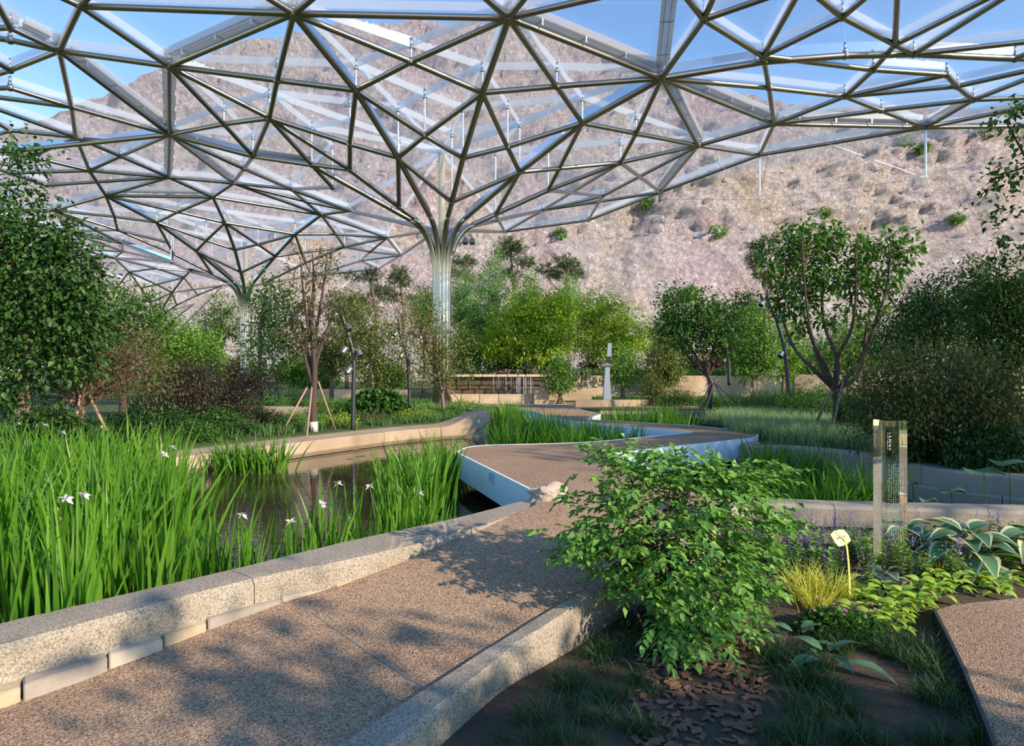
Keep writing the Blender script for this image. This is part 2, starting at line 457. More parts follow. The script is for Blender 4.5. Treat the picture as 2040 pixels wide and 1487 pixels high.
def build_path():
    n, m = 60, 16
    A = resample(KI, n); B = resample(RI, n)
    A[-1] = (0.30, 7.43); B[-1] = (2.2, 7.43)
    V = []; 
    for i in range(n):
        for j in range(m):
            t = j / (m - 1); x, y = A[i] * (1 - t) + B[i] * t
            V.append((x, y, zpath(x, y)))
    base = len(V)
    V += [(v[0], v[1], -1.2) for v in V]
    fs = []
    for i in range(n - 1):
        for j in range(m - 1):
            a = i * m + j
            fs.append((a, a + m, a + m + 1, a + 1))
    ring = [j for j in range(m)] + [i * m + m - 1 for i in range(1, n)] + [(n - 1) * m + j for j in range(m - 2, -1, -1)] + [i * m for i in range(n - 2, 0, -1)]
    for k in range(len(ring)):
        a, b = ring[k], ring[(k + 1) % len(ring)]
        fs.append((a, b, base + b, base + a))
    mb = MB(); mb.add(V, fs)
    o = mb.build('path', M['aggregate'], smooth=False)
    tag(o, 'brown washed aggregate path rising to the zigzag bridge', kind='structure')
    # the fine joint across the path
    a = Vector((-1.35, 4.55)); b = Vector((-0.40, 3.55))
    J = MB()
    pts = [a + (b - a) * t / 12 for t in range(13)]
    t = (b - a).normalized(); nn = Vector((-t.y, t.x)) * 0.008
    top = [(p.x + s * nn.x, p.y + s * nn.y, zpath(p.x, p.y) + 0.0025) for p in pts for s in (-1, 1)]
    J.add(top, [(2 * i, 2 * i + 1, 2 * i + 3, 2 * i + 2) for i in range(12)])
    J.build('path_joint', M['joint'], o)
M['joint'] = solid('grey_joint_filler', (0.20, 0.17, 0.145), 0.9)
build_path()

# near granite kerb: long blocks, each a part
def kerb_rings(inner, outer, zin, ztop, rough_from=None, zbase=None, jit=0.004, seed=0):
    rings = []
    for k, (i, o) in enumerate(zip(inner, outer)):
        i, o = Vector(i), Vector(o)
        z0 = -0.9 if zbase is None else zbase
        bev = 0.03
        u = (o - i).normalized()
        def j(s): return s + noise.noise(Vector((i.x * 7, i.y * 7, s * 9 + seed))) * jit * 2
        prof = [(i, z0), (i, ztop - bev * 1.6), (i + u * bev, ztop - 0.004), (i + u * (bev + 0.07), ztop), (o - u * bev * 1.5, ztop), (o, ztop - bev), (o, z0)]
        ring = []
        for q, (p, z) in enumerate(prof):
            a = 0 if rough_from is None or k < rough_from else (0.05 if q in (1, 2, 3) else 0.02)
            w = Vector((p.x, p.y, z)) + Vector((noise.noise(Vector((p.x * 9, p.y * 9, q))), noise.noise(Vector((p.x * 9 + 5, p.y * 9, q))), noise.noise(Vector((p.x * 9, p.y * 9 + 8, q))))) * (jit + a)
            ring.append(w)
        rings.append(ring)
    return rings

def build_near_kerb():
    t = empty('stone_kerb', (-1.9, 4.7, 0), 'long pale granite kerb of big blocks between the near path and the pond', 'kerb')
    # world coordinates are kept: the blocks are placed relative to the empty
    off = Vector(t.location)
    n = 140
    I = [Vector(p) for p in smooth_line(KI, n)]; O = [Vector(p) for p in smooth_line(KO, n)]
    # arc positions of the joints
    def nearest(x, y): return min(range(n), key=lambda k: (I[k] - Vector((x, y))).length)
    cuts = [0, nearest(-3.55, 2.35), nearest(-1.78, 4.57), nearest(-0.39, 5.98), n - 1]
    for a, b in zip(cuts[:-1], cuts[1:]):
        ii, oo = I[a:b + 1], O[a:b + 1]
        g = 0.003
        ii = [p.copy() for p in ii]; oo = [p.copy() for p in oo]
        for L_ in (ii, oo):
            L_[0] = L_[0] + (L_[1] - L_[0]).normalized() * g; L_[-1] = L_[-1] - (L_[-1] - L_[-2]).normalized() * g
        mid = ii[len(ii) // 2]
        rough = None
        rings = kerb_rings(ii, oo, 0, 0.16, None, seed=a)
        # the hewn stretch: inner face chipped where x in -0.95..-0.45
        for k, r in enumerate(rings):
            x = ii[k].x
            w = max(0.0, 1 - abs((x + 0.62) / 0.38)) 
            if w > 0:
                u = (oo[k] - ii[k]).normalized()
                for q in (1, 2, 3):
                    c = noise.noise(Vector((x * 14, ii[k].y * 14, q * 3.1))) * 0.07 + 0.05
                    r[q] += Vector((u.x, u.y, -0.5)) * c * min(1, w * 2)
        mb = MB(); mb.loft([[p - off for p in r] for r in rings])
        o = mb.build('kerb_block', M['granite'], t, smooth=False)
    # irregular footing stones between kerb and path
    xs = [-3.75, -3.4, -3.1, -2.86, -2.62, -2.36, -2.17, -1.97, -1.62, -1.30, -1.02]
    for k in range(len(xs) - 1):
        a = min(range(n), key=lambda q: abs(I[q].x - xs[k])); b = min(range(n), key=lambda q: abs(I[q].x - xs[k + 1]))
        u0 = (O[a] - I[a]).normalized(); u1 = (O[b] - I[b]).normalized()
        w = max(0.015, 0.16 - 0.018 * k)
        p = [I[a] + u0 * 0.05, I[b] + u1 * 0.05, I[b] - u1 * (w - .012) * random.uniform(.85, 1.1), I[a] - u0 * w * random.uniform(.85, 1.15)]
        c = sum(p, Vector((0, 0))) / 4
        p = [q + (c - q).normalized() * 0.007 for q in p]
        zt = -0.035 + 0.012 * random.random() + max(0, k - 5) * 0.012
        mb = MB(); zz = [zt, zt + random.uniform(-.01, .01), zt - 0.02, zt - 0.015]
        mb.prism([(q.x - off.x, q.y - off.y) for q in p], -0.5 , zz)
        mb.build('footing_stone', M['foot%d' % (k % 3)], t, bevel=0.006)
M['foot0'] = grainy('ochre_footing_stone', [(0.27, 0.21, 0.135), (0.42, 0.345, 0.235)], 9, rough=0.9, bump=0.5, dist=0.02)
M['foot1'] = grainy('grey_footing_stone', [(0.19, 0.165, 0.14), (0.32, 0.28, 0.24)], 9, rough=0.9, bump=0.5, dist=0.02)
M['foot2'] = grainy('pale_footing_stone', [(0.30, 0.255, 0.20), (0.43, 0.38, 0.31)], 9, rough=0.9, bump=0.5, dist=0.02)
build_near_kerb()

def build_right_kerb():
    n = 60
    I = [Vector(p) for p in smooth_line(RI, n)]; O = [Vector(p) for p in smooth_line(RO, n)]
    mb = MB(); rings = []
    for i, o in zip(I, O):
        u = (o - i).normalized(); zt = zpath(i.x, i.y) + 0.035
        jj = 0.008 * noise.noise(Vector((i.x * 6, i.y * 6, 0)))
        prof = [(i, -0.5), (i, zt - 0.02), (i + u * 0.02, zt), (o - u * 0.05, zt + jj), (o - u * 0.01, zt - 0.03), (o + u * jj, -0.6)]
        rings.append([(p.x, p.y, z) for p, z in prof])
    mb.loft(rings)
    o = mb.build('path_kerb', M['granite'])
    tag(o, 'narrow pale kerb along the right edge of the near path, by the flower bed', 'kerb')
build_right_kerb()

# flower bed soil, gently uneven
def zbed(x, y):
    return -0.27 + 0.10 * max(0, min(1, (y - 4.6) / 2.2)) + 0.03 * noise.noise(Vector((x * 1.3, y * 1.3, 4)))
def build_bed():
    O = resample(RO, 50)
    V, fs = [], []
    m = 60
    for i in range(50):
        x0, y0 = O[i]
        for j in range(m):
            t = j / (m - 1); x = x0 + (9.2 - x0) * t; y = y0 + ((-3 + 9.6 * i / 49) - y0) * t
            V.append((x, y, zbed(x, y)))
    for i in range(49):
        for j in range(m - 1):
            a = i * m + j; fs.append((a, a + 1, a + m + 1, a + m))
    o = link('flower_bed', np_mesh('flower_bed', V, fs, M['soil'], smooth=True))
    tag(o, 'dark soil of the flower bed beside the near path', kind='structure')
build_bed()
# the second path, bottom right
def build_side_path():
    out = [(2.60, 3.80), (2.66, 3.92), (3.10, 4.90), (3.30, 5.02), (3.87, 5.16), (5.2, 5.25), (7.5, 5.0), (7.5, -2), (0.6, -2), (1.7, 2.0)]
    o = MB().prism(out, -0.6, -0.17).build('side_path', M['aggregate'], bevel=0.006)
    tag(o, 'brown aggregate path in the bottom right corner', kind='structure')
    e = MB()
    pts = smooth_line([(1.7, 2.0), (2.60, 3.80), (3.10, 4.90)], 20)
    rings = []
    for k, p in enumerate(pts):
        q = pts[min(k + 1, 19)] - pts[max(k - 1, 0)]; nn = Vector((-q.y, q.x)).normalized() * 0.02
        rings.append([(p.x + nn.x, p.y + nn.y, -0.5), (p.x + nn.x, p.y + nn.y, -0.155), (p.x, p.y, -0.155), (p.x, p.y, -0.5)])
    e.loft(rings); e.build('edging_strip', M['dark_steel'], o)
build_side_path()

# front parapet of the right pond
def build_front_parapet():
    t = empty('pond_parapet', (4.3, 6.9, 0), 'rough grey granite parapet behind the flower bed, in front of the right pond', 'parapet')
    off = Vector(t.location)
    pts = smooth_line([(2.15, 7.35), (3.0, 7.1), (5.1, 6.8), (6.4, 6.75), (7.3, 6.8)], 60)
    segs = [(0, 18), (18, 40), (40, 59)]
    for a, b in segs:
        rings = []
        for k in range(a, b + 1):
            p = pts[k]; q = pts[min(k + 1, 59)] - pts[max(k - 1, 0)]; nn = Vector((-q.y, q.x)).normalized()
            if k == a: p = p + q.normalized() * 0.005
            if k == b: p = p - q.normalized() * 0.005
            fr = [(0.0, -0.06), (0.0, 0.12), (0.03, 0.155), (0.10, 0.16), (0.30, 0.16), (0.33, 0.13), (0.33, -0.06)]
            ring = []
            for s, z in fr:
                w = Vector((p.x + nn.x * s, p.y + nn.y * s, z))
                w += Vector((0, -1, 0)) * 0.012 * noise.noise(w * 9) + Vector((0, 0, 1)) * 0.008 * noise.noise(w * 11 + Vector((3, 3, 3)))
                ring.append(w - off)
            rings.append(ring)
        MB().loft(rings).build('coping_stone', M['granite_grey'], t)
    rings = []
    for k in range(60):
        p = pts[k]; q = pts[min(k + 1, 59)] - pts[max(k - 1, 0)]; nn = Vector((-q.y, q.x)).normalized()
        rings.append([Vector((p.x + nn.x * s, p.y + nn.y * s, z)) - off for s, z in ((0.05, -1.2), (0.05, -0.062), (0.29, -0.062), (0.29, -1.2))])
    MB().loft(rings).build('footing', M['granite_grey'], t)
build_front_parapet()

# wall on the far side of the right pond: a coping over a proud lower course
def build_right_wall():
    t = empty('pond_wall', (5.9, 11.0, 0), 'shaded two tier granite wall on the far side of the right pond', 'wall')
    off = Vector(t.location)
    pts = smooth_line(RW, 90)
    def course(prof, a, b):
        rings = []
        for k in range(a, b + 1):
            p = pts[k]; q = pts[min(k + 1, 89)] - pts[max(k - 1, 0)]; nn = Vector((-q.y, q.x)).normalized()
            if k == a: p = p + q.normalized() * 0.006
            if k == b: p = p - q.normalized() * 0.006
            rings.append([Vector((p.x + nn.x * s, p.y + nn.y * s, z)) + Vector((1, 1, 0)) * 0.012 * noise.noise(Vector((p.x * 8, p.y * 8, z * 9))) - off for s, z in prof])
        return MB().loft(rings)
    low = [(0.0, -1.1), (0.0, -0.17), (0.03, -0.14), (0.50, -0.14), (0.50, -1.1)]
    top = [(0.10, -0.139), (0.10, 0.10), (0.13, 0.13), (0.46, 0.13), (0.50, 0.10), (0.50, -0.139)]
    for a, b in ((0, 30), (30, 62), (62, 89)):
        course(low, a, b).build('lower_stone', M['granite_grey'], t)
    for a, b in ((0, 22), (22, 48), (48, 74), (74, 89)):
        course(top, a, b).build('coping_stone', M['granite_grey'], t)
build_right_wall()

# far parapet with broad coping, rising at its right end
def build_far_parapet():
    t = empty('pond_parapet', (-4.9, 15.2, 0), 'curved warm stone parapet across the pond, rising at its right end', 'parapet')
    off = Vector(t.location)
    N = 120
    pts = smooth_line(PARA, N)
    def ztop(k):
        x = pts[k].x
        s = max(0.0, min(1.0, (x + 2.0) / 1.2)); s = s * s * (3 - 2 * s)
        return -0.06 + 0.42 * s, -0.37 + 0.36 * max(0, min(1, (x + 1.35) / 0.6)) ** 1.5
    cuts = [0, 26, 50, 68, 86, 104, N - 1]
    for a, b in zip(cuts[:-1], cuts[1:]):
        rings = []
        for k in range(a, b + 1):
            p = pts[k]; q = (pts[min(k + 1, N - 1)] - pts[max(k - 1, 0)]).normalized(); nn = Vector((-q.y, q.x))
            if k == a and a: p = p + q * 0.006
            if k == b and b < N - 1: p = p - q * 0.006
            zt, zb = ztop(k)
            prof = [(-0.02, zb), (-0.06, zb + 0.06), (-0.06, zt - 0.03), (-0.03, zt), (0.66, zt + 0.03), (0.70, zt), (0.70, zb)]
            rings.append([Vector((p.x + nn.x * s, p.y + nn.y * s, z)) - off for s, z in prof])
        MB().loft(rings).build('coping_stone', M['granite_far'], t, smooth=False)
    rings = []
    for k in range(N):
        p = pts[k]; q = (pts[min(k + 1, N - 1)] - pts[max(k - 1, 0)]).normalized(); nn = Vector((-q.y, q.x))
        zb = ztop(k)[1]
        rings.append([Vector((p.x + nn.x * s, p.y + nn.y * s, z)) - off for s, z in ((0.02, -1.2), (0.02, zb), (0.62, zb), (0.62, -1.2))])
    MB().loft(rings).build('wall_base', M['granite_far'], t)
    # small enamel plate on the rising end
    c = at(953.5, 840, 19.40)
    pl = MB().box((0, 0, 0), (0.075, 0.012, 0.105)).build('number_plate', M['white'], t, bevel=0.003)
    pl.location = c - off; pl.rotation_euler = (0, 0, 0.45)
    MB().box((0, -0.007, 0.015), (0.035, 0.002, 0.022)).box((0, -0.007, -0.02), (0.045, 0.002, 0.012)).build('plate_mark', M['lamp_head'], pl)
M['white'] = solid('white_enamel', (0.75, 0.78, 0.80), 0.4)
build_far_parapet()

# ------------------------------------------------------------------ the zigzag bridge
def rounded(poly, radii, n=6):
    out = []
    m = len(poly)
    for i in range(m):
        p = Vector(poly[i]); a = Vector(poly[i - 1]); b = Vector(poly[(i + 1) % m])
        r = radii[i] if hasattr(radii, '__len__') else radii
        if r <= 0: out.append(tuple(p)); continue
        ua = (a - p).normalized(); ub = (b - p).normalized()
        r = min(r, (a - p).length * 0.45, (b - p).length * 0.45)
        s, e = p + ua * r, p + ub * r
        for k in range(n + 1):
            t = k / n
            out.append(tuple(s * (1 - t) ** 2 + p * 2 * t * (1 - t) + e * t * t))
    return out
DECK = [(0.33, 7.36), (-0.98, 11.3), (-0.72, 12.25), (1.32, 12.62), (4.05, 14.75), (1.96, 17.0), (1.05, 19.5), (0.85, 21.7), (-0.1, 23.8), (-0.3, 26.2),
        (2.3, 26.2), (2.35, 23.0), (2.75, 20.6), (2.02, 18.5), (4.46, 16.5), (5.45, 14.75), (5.0, 13.62), (1.42, 10.9), (2.15, 7.36)]
DR = [0, 0.5, 0.6, 1.2, 0.25, 1.0, 0.8, 0.6, 0.3, 0, 0, 0.5, 0.12, 0.12, 0.6, 0.7, 0.25, 0.4, 0]
def build_deck():
    t = empty('zigzag_bridge', (1.2, 12, 0), 'zigzag boardwalk with brown aggregate top and pale blue metal edge over the pond', 'bridge')
    off = Vector(t.location)
    o2 = rounded(DECK, DR, 8)
    loc = [(p[0] - off.x, p[1] - off.y) for p in o2]
    n = len(loc)
    # fascia band with a small lip
    mb = MB()
    def inset(poly, d):
        out = []
        for i in range(len(poly)):
            a, p, b = Vector(poly[i - 1]), Vector(poly[i]), Vector(poly[(i + 1) % len(poly)])
            t1 = (p - a); t2 = (b - p)
            if t1.length < 1e-6: t1 = t2
            if t2.length < 1e-6: t2 = t1
            t1 = t1.normalized(); t2 = t2.normalized()
            nn = Vector((t1.y + t2.y, -(t1.x + t2.x)))
            nn = nn.normalized() if nn.length > 1e-6 else Vector((t1.y, -t1.x))
            c = max(0.5, nn.dot(Vector((t1.y, -t1.x))))
            q = p + nn * d / c
            out.append((q.x, q.y))
        return out
    area = sum(loc[i][0] * loc[(i + 1) % n][1] - loc[(i + 1) % n][0] * loc[i][1] for i in range(n))
    sgn = 1 if area < 0 else -1
    inn = inset(loc, 0.035 * sgn)
    rings = [[(p[0], p[1], -0.20) for p in loc], [(p[0], p[1], 0.205) for p in loc], [(p[0], p[1], 0.205) for p in inn], [(p[0], p[1], -0.20) for p in inn]]
    vs = [v for r in rings for v in r]; fs = []
    for r in range(4):
        for k in range(n):
            k2 = (k + 1) % n; r2 = (r + 1) % 4
            fs.append((r * n + k, r * n + k2, r2 * n + k2, r2 * n + k))
    MB().add(vs, fs).build('fascia', M['fascia'], t)
    inn2 = inset(loc, 0.036 * sgn)
    MB().prism(inn2, -0.18, 0.199).build('deck_slab', M['aggregate'], t)
    # piers under the deck
    for x, y in ((0.2, 9.6), (0.6, 11.6), (3.2, 13.2), (4.4, 15.2), (2.3, 17.6), (1.7, 20.6), (1.2, 23.6)):
        MB().tube([(x - off.x, y - off.y, -1.2), (x - off.x, y - off.y, -0.181)], 0.16, 12).build('pier', M['dark_steel'], t)
    # engraved plate on the fascia
    a = Vector((0.33, 7.36)); b = Vector((-0.98, 11.3)); u = (b - a).normalized(); nn = Vector((-u.y, u.x))
    if nn.x > 0: nn = -nn
    px = 981.0
    best = min((abs(HX + F * (a.x + u.x * s) / (a.y + u.y * s) - px), s) for s in np.linspace(0.5, 4, 400))[1]
    c = a + u * best + nn * 0.006
    pl = MB().box((0, 0, 0), (0.26, 0.012, 0.16)).build('name_plate', M['plate'], t, bevel=0.002)
    pl.location = Vector((c.x, c.y, 0.105)) - off
    pl.rotation_euler = (0, 0, math.atan2(-u.y, -u.x))
    # frame line along bottom and right, and rows of small glyph strokes
    fr = MB().box((0.0, -0.0075, -0.068), (0.25, 0.004, 0.008)).box((0.12, -0.0075, -0.01), (0.008, 0.004, 0.125)).box((-0.105, -0.0075, 0.01), (0.010, 0.004, 0.085))
    fr.build('plate_frame', M['engraving'], pl)
    g = MB()
    rs = random.Random(3)
    for r in range(3):
        for q in range(5):
            x = -0.065 + q * 0.034; z = 0.045 - r * 0.036
            for s in range(4):
                if rs.random() < .5: g.box((x + rs.uniform(-.008, .008), -0.0075, z + rs.uniform(-.009, .009)), (0.020, 0.003, 0.003))
                else: g.box((x + rs.uniform(-.008, .008), -0.0075, z + rs.uniform(-.006, .006)), (0.003, 0.003, 0.022))
    g.build('plate_lettering', M['engraving'], pl)
M['plate'] = solid('plate_paint', (0.58, 0.63, 0.72), 0.4)
M['engraving'] = solid('engraved_paint', (0.20, 0.23, 0.30), 0.5)
build_deck()

def rock_mesh(name, r, mat, seed=0, sub=3, amp=0.25):
    import bmesh
    bm = bmesh.new(); bmesh.ops.create_icosphere(bm, subdivisions=sub, radius=1)
    for v in bm.verts:
        c = v.co.copy()
        k = 1 + amp * noise.fractal(c * 1.6 + Vector((seed, 0, 0)), 1, 2.1, 4)
        v.co = Vector((c.x * r[0] * k, c.y * r[1] * k, c.z * r[2] * k))
    me = bpy.data.meshes.new(name); bm.to_mesh(me); bm.free(); me.materials.append(mat)
    return me
o = link('boulder', rock_mesh('boulder', (0.24, 0.17, 0.15), M['rough_rock'], 3, 4, 0.35)); o.location = (0.40, 7.25, 0.20)
tag(o, 'rough pale boulder where the kerb meets the zigzag bridge', 'boulder')

# plaza at the far end of the bridge and its low wall
slab('plaza', [(-1.2, 26.2), (3, 26.2), (9, 25.0), (14, 25.2), (22, 27.5), (14, 32), (-4, 32.6)], -0.5, 0.06, M['aggregate'], 'far brown paved plaza beyond the bridge')
def low_wall(name, pts, w, z0, z1, mat, label, cat='wall'):
    P = smooth_line(pts, 24); rings = []
    for k, p in enumerate(P):
        q = (P[min(k + 1, 23)] - P[max(k - 1, 0)]).normalized(); nn = Vector((-q.y, q.x)) * w / 2
        rings.append([(p.x - nn.x, p.y - nn.y, z0), (p.x - nn.x, p.y - nn.y, z1), (p.x + nn.x, p.y + nn.y, z1), (p.x + nn.x, p.y + nn.y, z0)])
    o = MB().loft(rings).build(name, mat, bevel=0.02)
    return tag(o, label, cat)
low_wall('stone_bench', [(2.6, 27.6), (4.2, 27.5), (5.6, 27.9)], 0.4, -0.1, 0.32, M['granite_far'], 'low pale stone bench on the far plaza beyond the bridge', 'bench')
low_wall('stone_edging', [(2.9, 22.2), (5.6, 22.1), (9, 22.6), (14, 24.5)], 0.35, -0.3, 0.2, M['granite_far'], 'low pale stone edging beyond the reeds right of the bridge', 'kerb')
low_wall('bank_wall', [(-9.2, 22.6), (-8.0, 22.0), (-6.6, 21.9)], 0.35, -0.1, 0.36, M['granite_grey'], 'low grey wall half hidden in the shrubs on the left bank', 'wall')

def waterfall():
    t = empty('waterfall_wall', (-0.6, 31, 0), 'dark wet stone waterfall wall above a pale basin, in the middle distance', 'fountain')
    off = Vector(t.location)
    # stacked rough blocks, each its own piece
    y = 31.4
    rs = random.Random(5)
    z = 0.15
    while z < 1.2:
        h = rs.uniform(0.16, 0.26); x = -3.3
        while x < 1.25:
            w = rs.uniform(0.5, 1.1); w = min(w, 1.6 - x)
            MB().box((0, 0, 0), (w - 0.02, 0.5 + rs.uniform(-.08, .08), h - 0.02)).build('wall_block', M['wet_stone'], t, bevel=0.03).location = Vector((x + w / 2, y + rs.uniform(-.04, .04), z + h / 2)) - off
            x += w
        z += h
    x = -3.4
    while x < 1.7:
        w = rs.uniform(0.35, 0.7)
        MB().box((0, 0, 0), (w - 0.015, 0.75, 0.12)).build('cap_stone', M['wall_stone'], t, bevel=0.02).location = Vector((x + w / 2, y - 0.05, z + 0.06)) - off
        x += w
    MB().box((0, 0, 0), (4.7, 0.3, 1.2)).build('wall_core', M['wet_stone'], t).location = Vector((-.95, y + .12, .65)) - off
    # falling water threads
    mb = MB()
    for k in range(44):
        xx = rs.uniform(-0.9, 0.95)
        mb.tube([(xx - off.x, y - 0.38 - off.y, z), (xx - off.x + rs.uniform(-.02, .02), y - 0.43 - off.y, 0.8), (xx - off.x, y - 0.46 - off.y, 0.2)], rs.uniform(.003, .007), 5)
    tag(mb.build('water_threads', M['waterthread'], t), kind='stuff')
    # basin front
    x = -3.4
    while x < 1.0:
        w = min(rs.uniform(0.8, 1.2), 1.12 - x)
        MB().box((0, 0, 0), (w - 0.012, 0.35, 0.62)).build('basin_stone', M['wall_stone'], t, bevel=0.015).location = Vector((x + w / 2, 29.6, 0.17)) - off
        x += w
    MB().box((0, 0, 0), (0.66, 0.8, 0.95)).build('basin_pier', M['granite_far'], t, bevel=0.02).location = Vector((1.28, 29.5, 0.32)) - off
    MB().box((0, 0, 0), (4.2, 1.6, 0.05)).build('basin_water', M['water'], t).location = Vector((-1.2, 30.5, 0.40)) - off
M['waterthread'] = glassy('falling_water', (0.9, 0.92, 0.95), 0.2, 0.4, rough=0.1)
waterfall()
low_wall('retaining_wall', [(1.7, 34.2), (5.0, 34.0), (9.0, 33.6), (13.5, 34.0)], 0.6, -0.1, 1.25, M['wall_stone'], 'sunlit beige retaining wall right of the waterfall', 'wall')
low_wall('retaining_wall', [(-12.5, 34.5), (-8, 33.8), (-5.2, 33.2)], 0.5, -0.1, 0.55, M['wall_stone'], 'low pale wall left of the waterfall behind the main column', 'wall')
low_wall('retaining_wall', [(14.5, 34.5), (20, 33), (26, 32)], 0.6, -0.1, 1.3, M['wall_stone'], 'pale stone wall in the far right background behind the staked tree', 'wall')
# ------------------------------------------------------------------ the glass canopy on tree columns
COLS = {'C1': Vector((-2.94, 28.0)), 'C2': Vector((-19.1, 48.0)), 'C3': Vector((-38.2, 72.0))}
def h_surf(x, y):
    r = min((Vector((x, y)) - c).length for c in COLS.values())
    t = min(r / 10.8, 1.6)
    return EYE + 5.4 + 5.8 * t - 1.8 * t * t
def h_glass(x, y):
    r = min((Vector((x, y)) - c).length for c in COLS.values())
    return max(h_surf(x, y) + 0.42, EYE + 9.2 + 0.045 * r)
def on_surf(px, py, tol=0.0):
    d = 7.0
    while d < 110:
        p = at(px, py, d)
        if p.z >= h_surf(p.x, p.y) - tol: break
        d += 0.05
    return p

ND = {  # node: photo pixel (from which its place on the canopy surface follows), optional tolerance
 'A1': (118, 101), 'A2': (337, 132), 'A3': (338, 268), 'A4': (151, 273), 'A5': (336, 353), 'A6': (465, 365), 'A7': (537, 235),
 'A8': (504, 311), 'A9': (697, 338), 'A10': (585, 27), 'A11': (240, 311), 'A12': (178, 340), 'A13': (662, 373), 'A14': (640, 428),
 'A15': (424, 393), 'A16': (211, 390), 'A17': (108, 419), 'A18': (137, 462), 'A19': (234, 458), 'A20': (312, 443), 'A21': (448, 444),
 'A22': (588, 467), 'A23': (486, 336), 'A24': (580, 377), 'A25': (621, 328), 'A26': (142, 213), 'A27': (446, 247), 'A28': (552, 160),
 'H2': (1013, 36), 'H3': (1318, 156), 'D1': (819, 123), 'D2': (709, 180), 'D3': (961, 185), 'D4': (846, 270), 'D5': (793, 314),
 'D6': (922, 315), 'D7': (1109, 172), 'D8': (1160, 245), 'D9': (1011, 293), 'D10': (1035, 343), 'D11': (900, 403), 'D13': (795, 412),
 'D15': (1267, 266), 'D16': (1236, 324), 'D17': (1092, 379), 'D18': (987, 427), 'D19': (1315, 383), 'D20': (1200, 391), 'D21': (1081, 419),
 'D22': (1172, 439), 'D23': (1006, 462), 'D26': (697, 287), 'E1': (1402, 39), 'E2': (1520, 112), 'E3': (1678, 34), 'E4': (1783, 89),
 'E5': (1391, 290), 'E6': (1542, 247), 'E7': (1683, 192), 'E8': (1532, 175), 'E9': (1740, 139), 'E10': (1886, 149), 'E11': (1513, 309),
 'E12': (1844, 254), 'E13': (1755, 220), 'E14': (1939, 199), 'E15': (1906, 172), 'R1': (1522, 123), 'R2': (1683, 111), 'R3': (1820, 108), 'R4': (2022, 117),
 'J3': (686, 492), 'J4': (771, 474), 'J5': (799, 509), 'J6': (753, 536), 'J7': (718, 520), 'J8': (548, 511), 'J9': (608, 524), 'J10': (669, 467),
 'J11': (737, 502), 'J18': (608, 401), 'K1': (696, 420), 'JE': (620, 550),
 'N1': (191, 459), 'N2': (243, 485), 'M7': (355, 422), 'M11': (228, 432), 'M12': (345, 506), 'M13': (334, 483), 'M14': (481, 543), 'M15': (422, 545),
 'M16': (245, 501), 'M17': (158, 497), 'M18': (228, 514), 'M19': (257, 542), 'M20': (312, 535), 'M21': (366, 553), 'M22': (378, 541), 'M23': (343, 583),
 'M24': (312, 567), 'M25': (281, 574), 'M26': (299, 602), 'M27': (229, 578), 'M28': (394, 588), 'M29': (442, 569), 'M30': (420, 597), 'M31': (352, 608),
 'M32': (341, 522, 0.9), 'M33': (411, 479), 'B12': (391, 500), 'B13': (468, 498), 'B20': (514, 487), 'LB': (176, 551),
 'L1': (20, 55), 'L2': (20, 80), 'L3': (20, 140), 'L4': (20, 175), 'L5': (20, 260), 'L6': (20, 302), 'L7': (20, 330), 'L8': (20, 345), 'L9': (92, 369), 'L10': (40, 390),
 'T1': (160, 12),
 'S1': (-60, -90), 'S2': (300, -150), 'S3': (800, -150), 'S4': (1130, -110), 'S5': (1445, -60), 'S6': (1340, -40), 'S7': (1600, -30), 'S8': (1790, -60), 'S9': (2120, -80),
 'S10': (2120, 75), 'S11': (2140, 120), 'S12': (2160, 190), 'S13': (2150, 250), 'S14': (-110, 60), 'S15': (-110, 180), 'S16': (-110, 300), 'S17': (-60, 420), 'S18': (-30, 470), 'S19': (40, 500),
}
AUTO = {'S%d' % k for k in range(1, 20)}
P3 = {k: on_surf(*v) for k, v in ND.items()}
for k, c in COLS.items():
    P3[k] = Vector((c.x, c.y, EYE + 5.55))
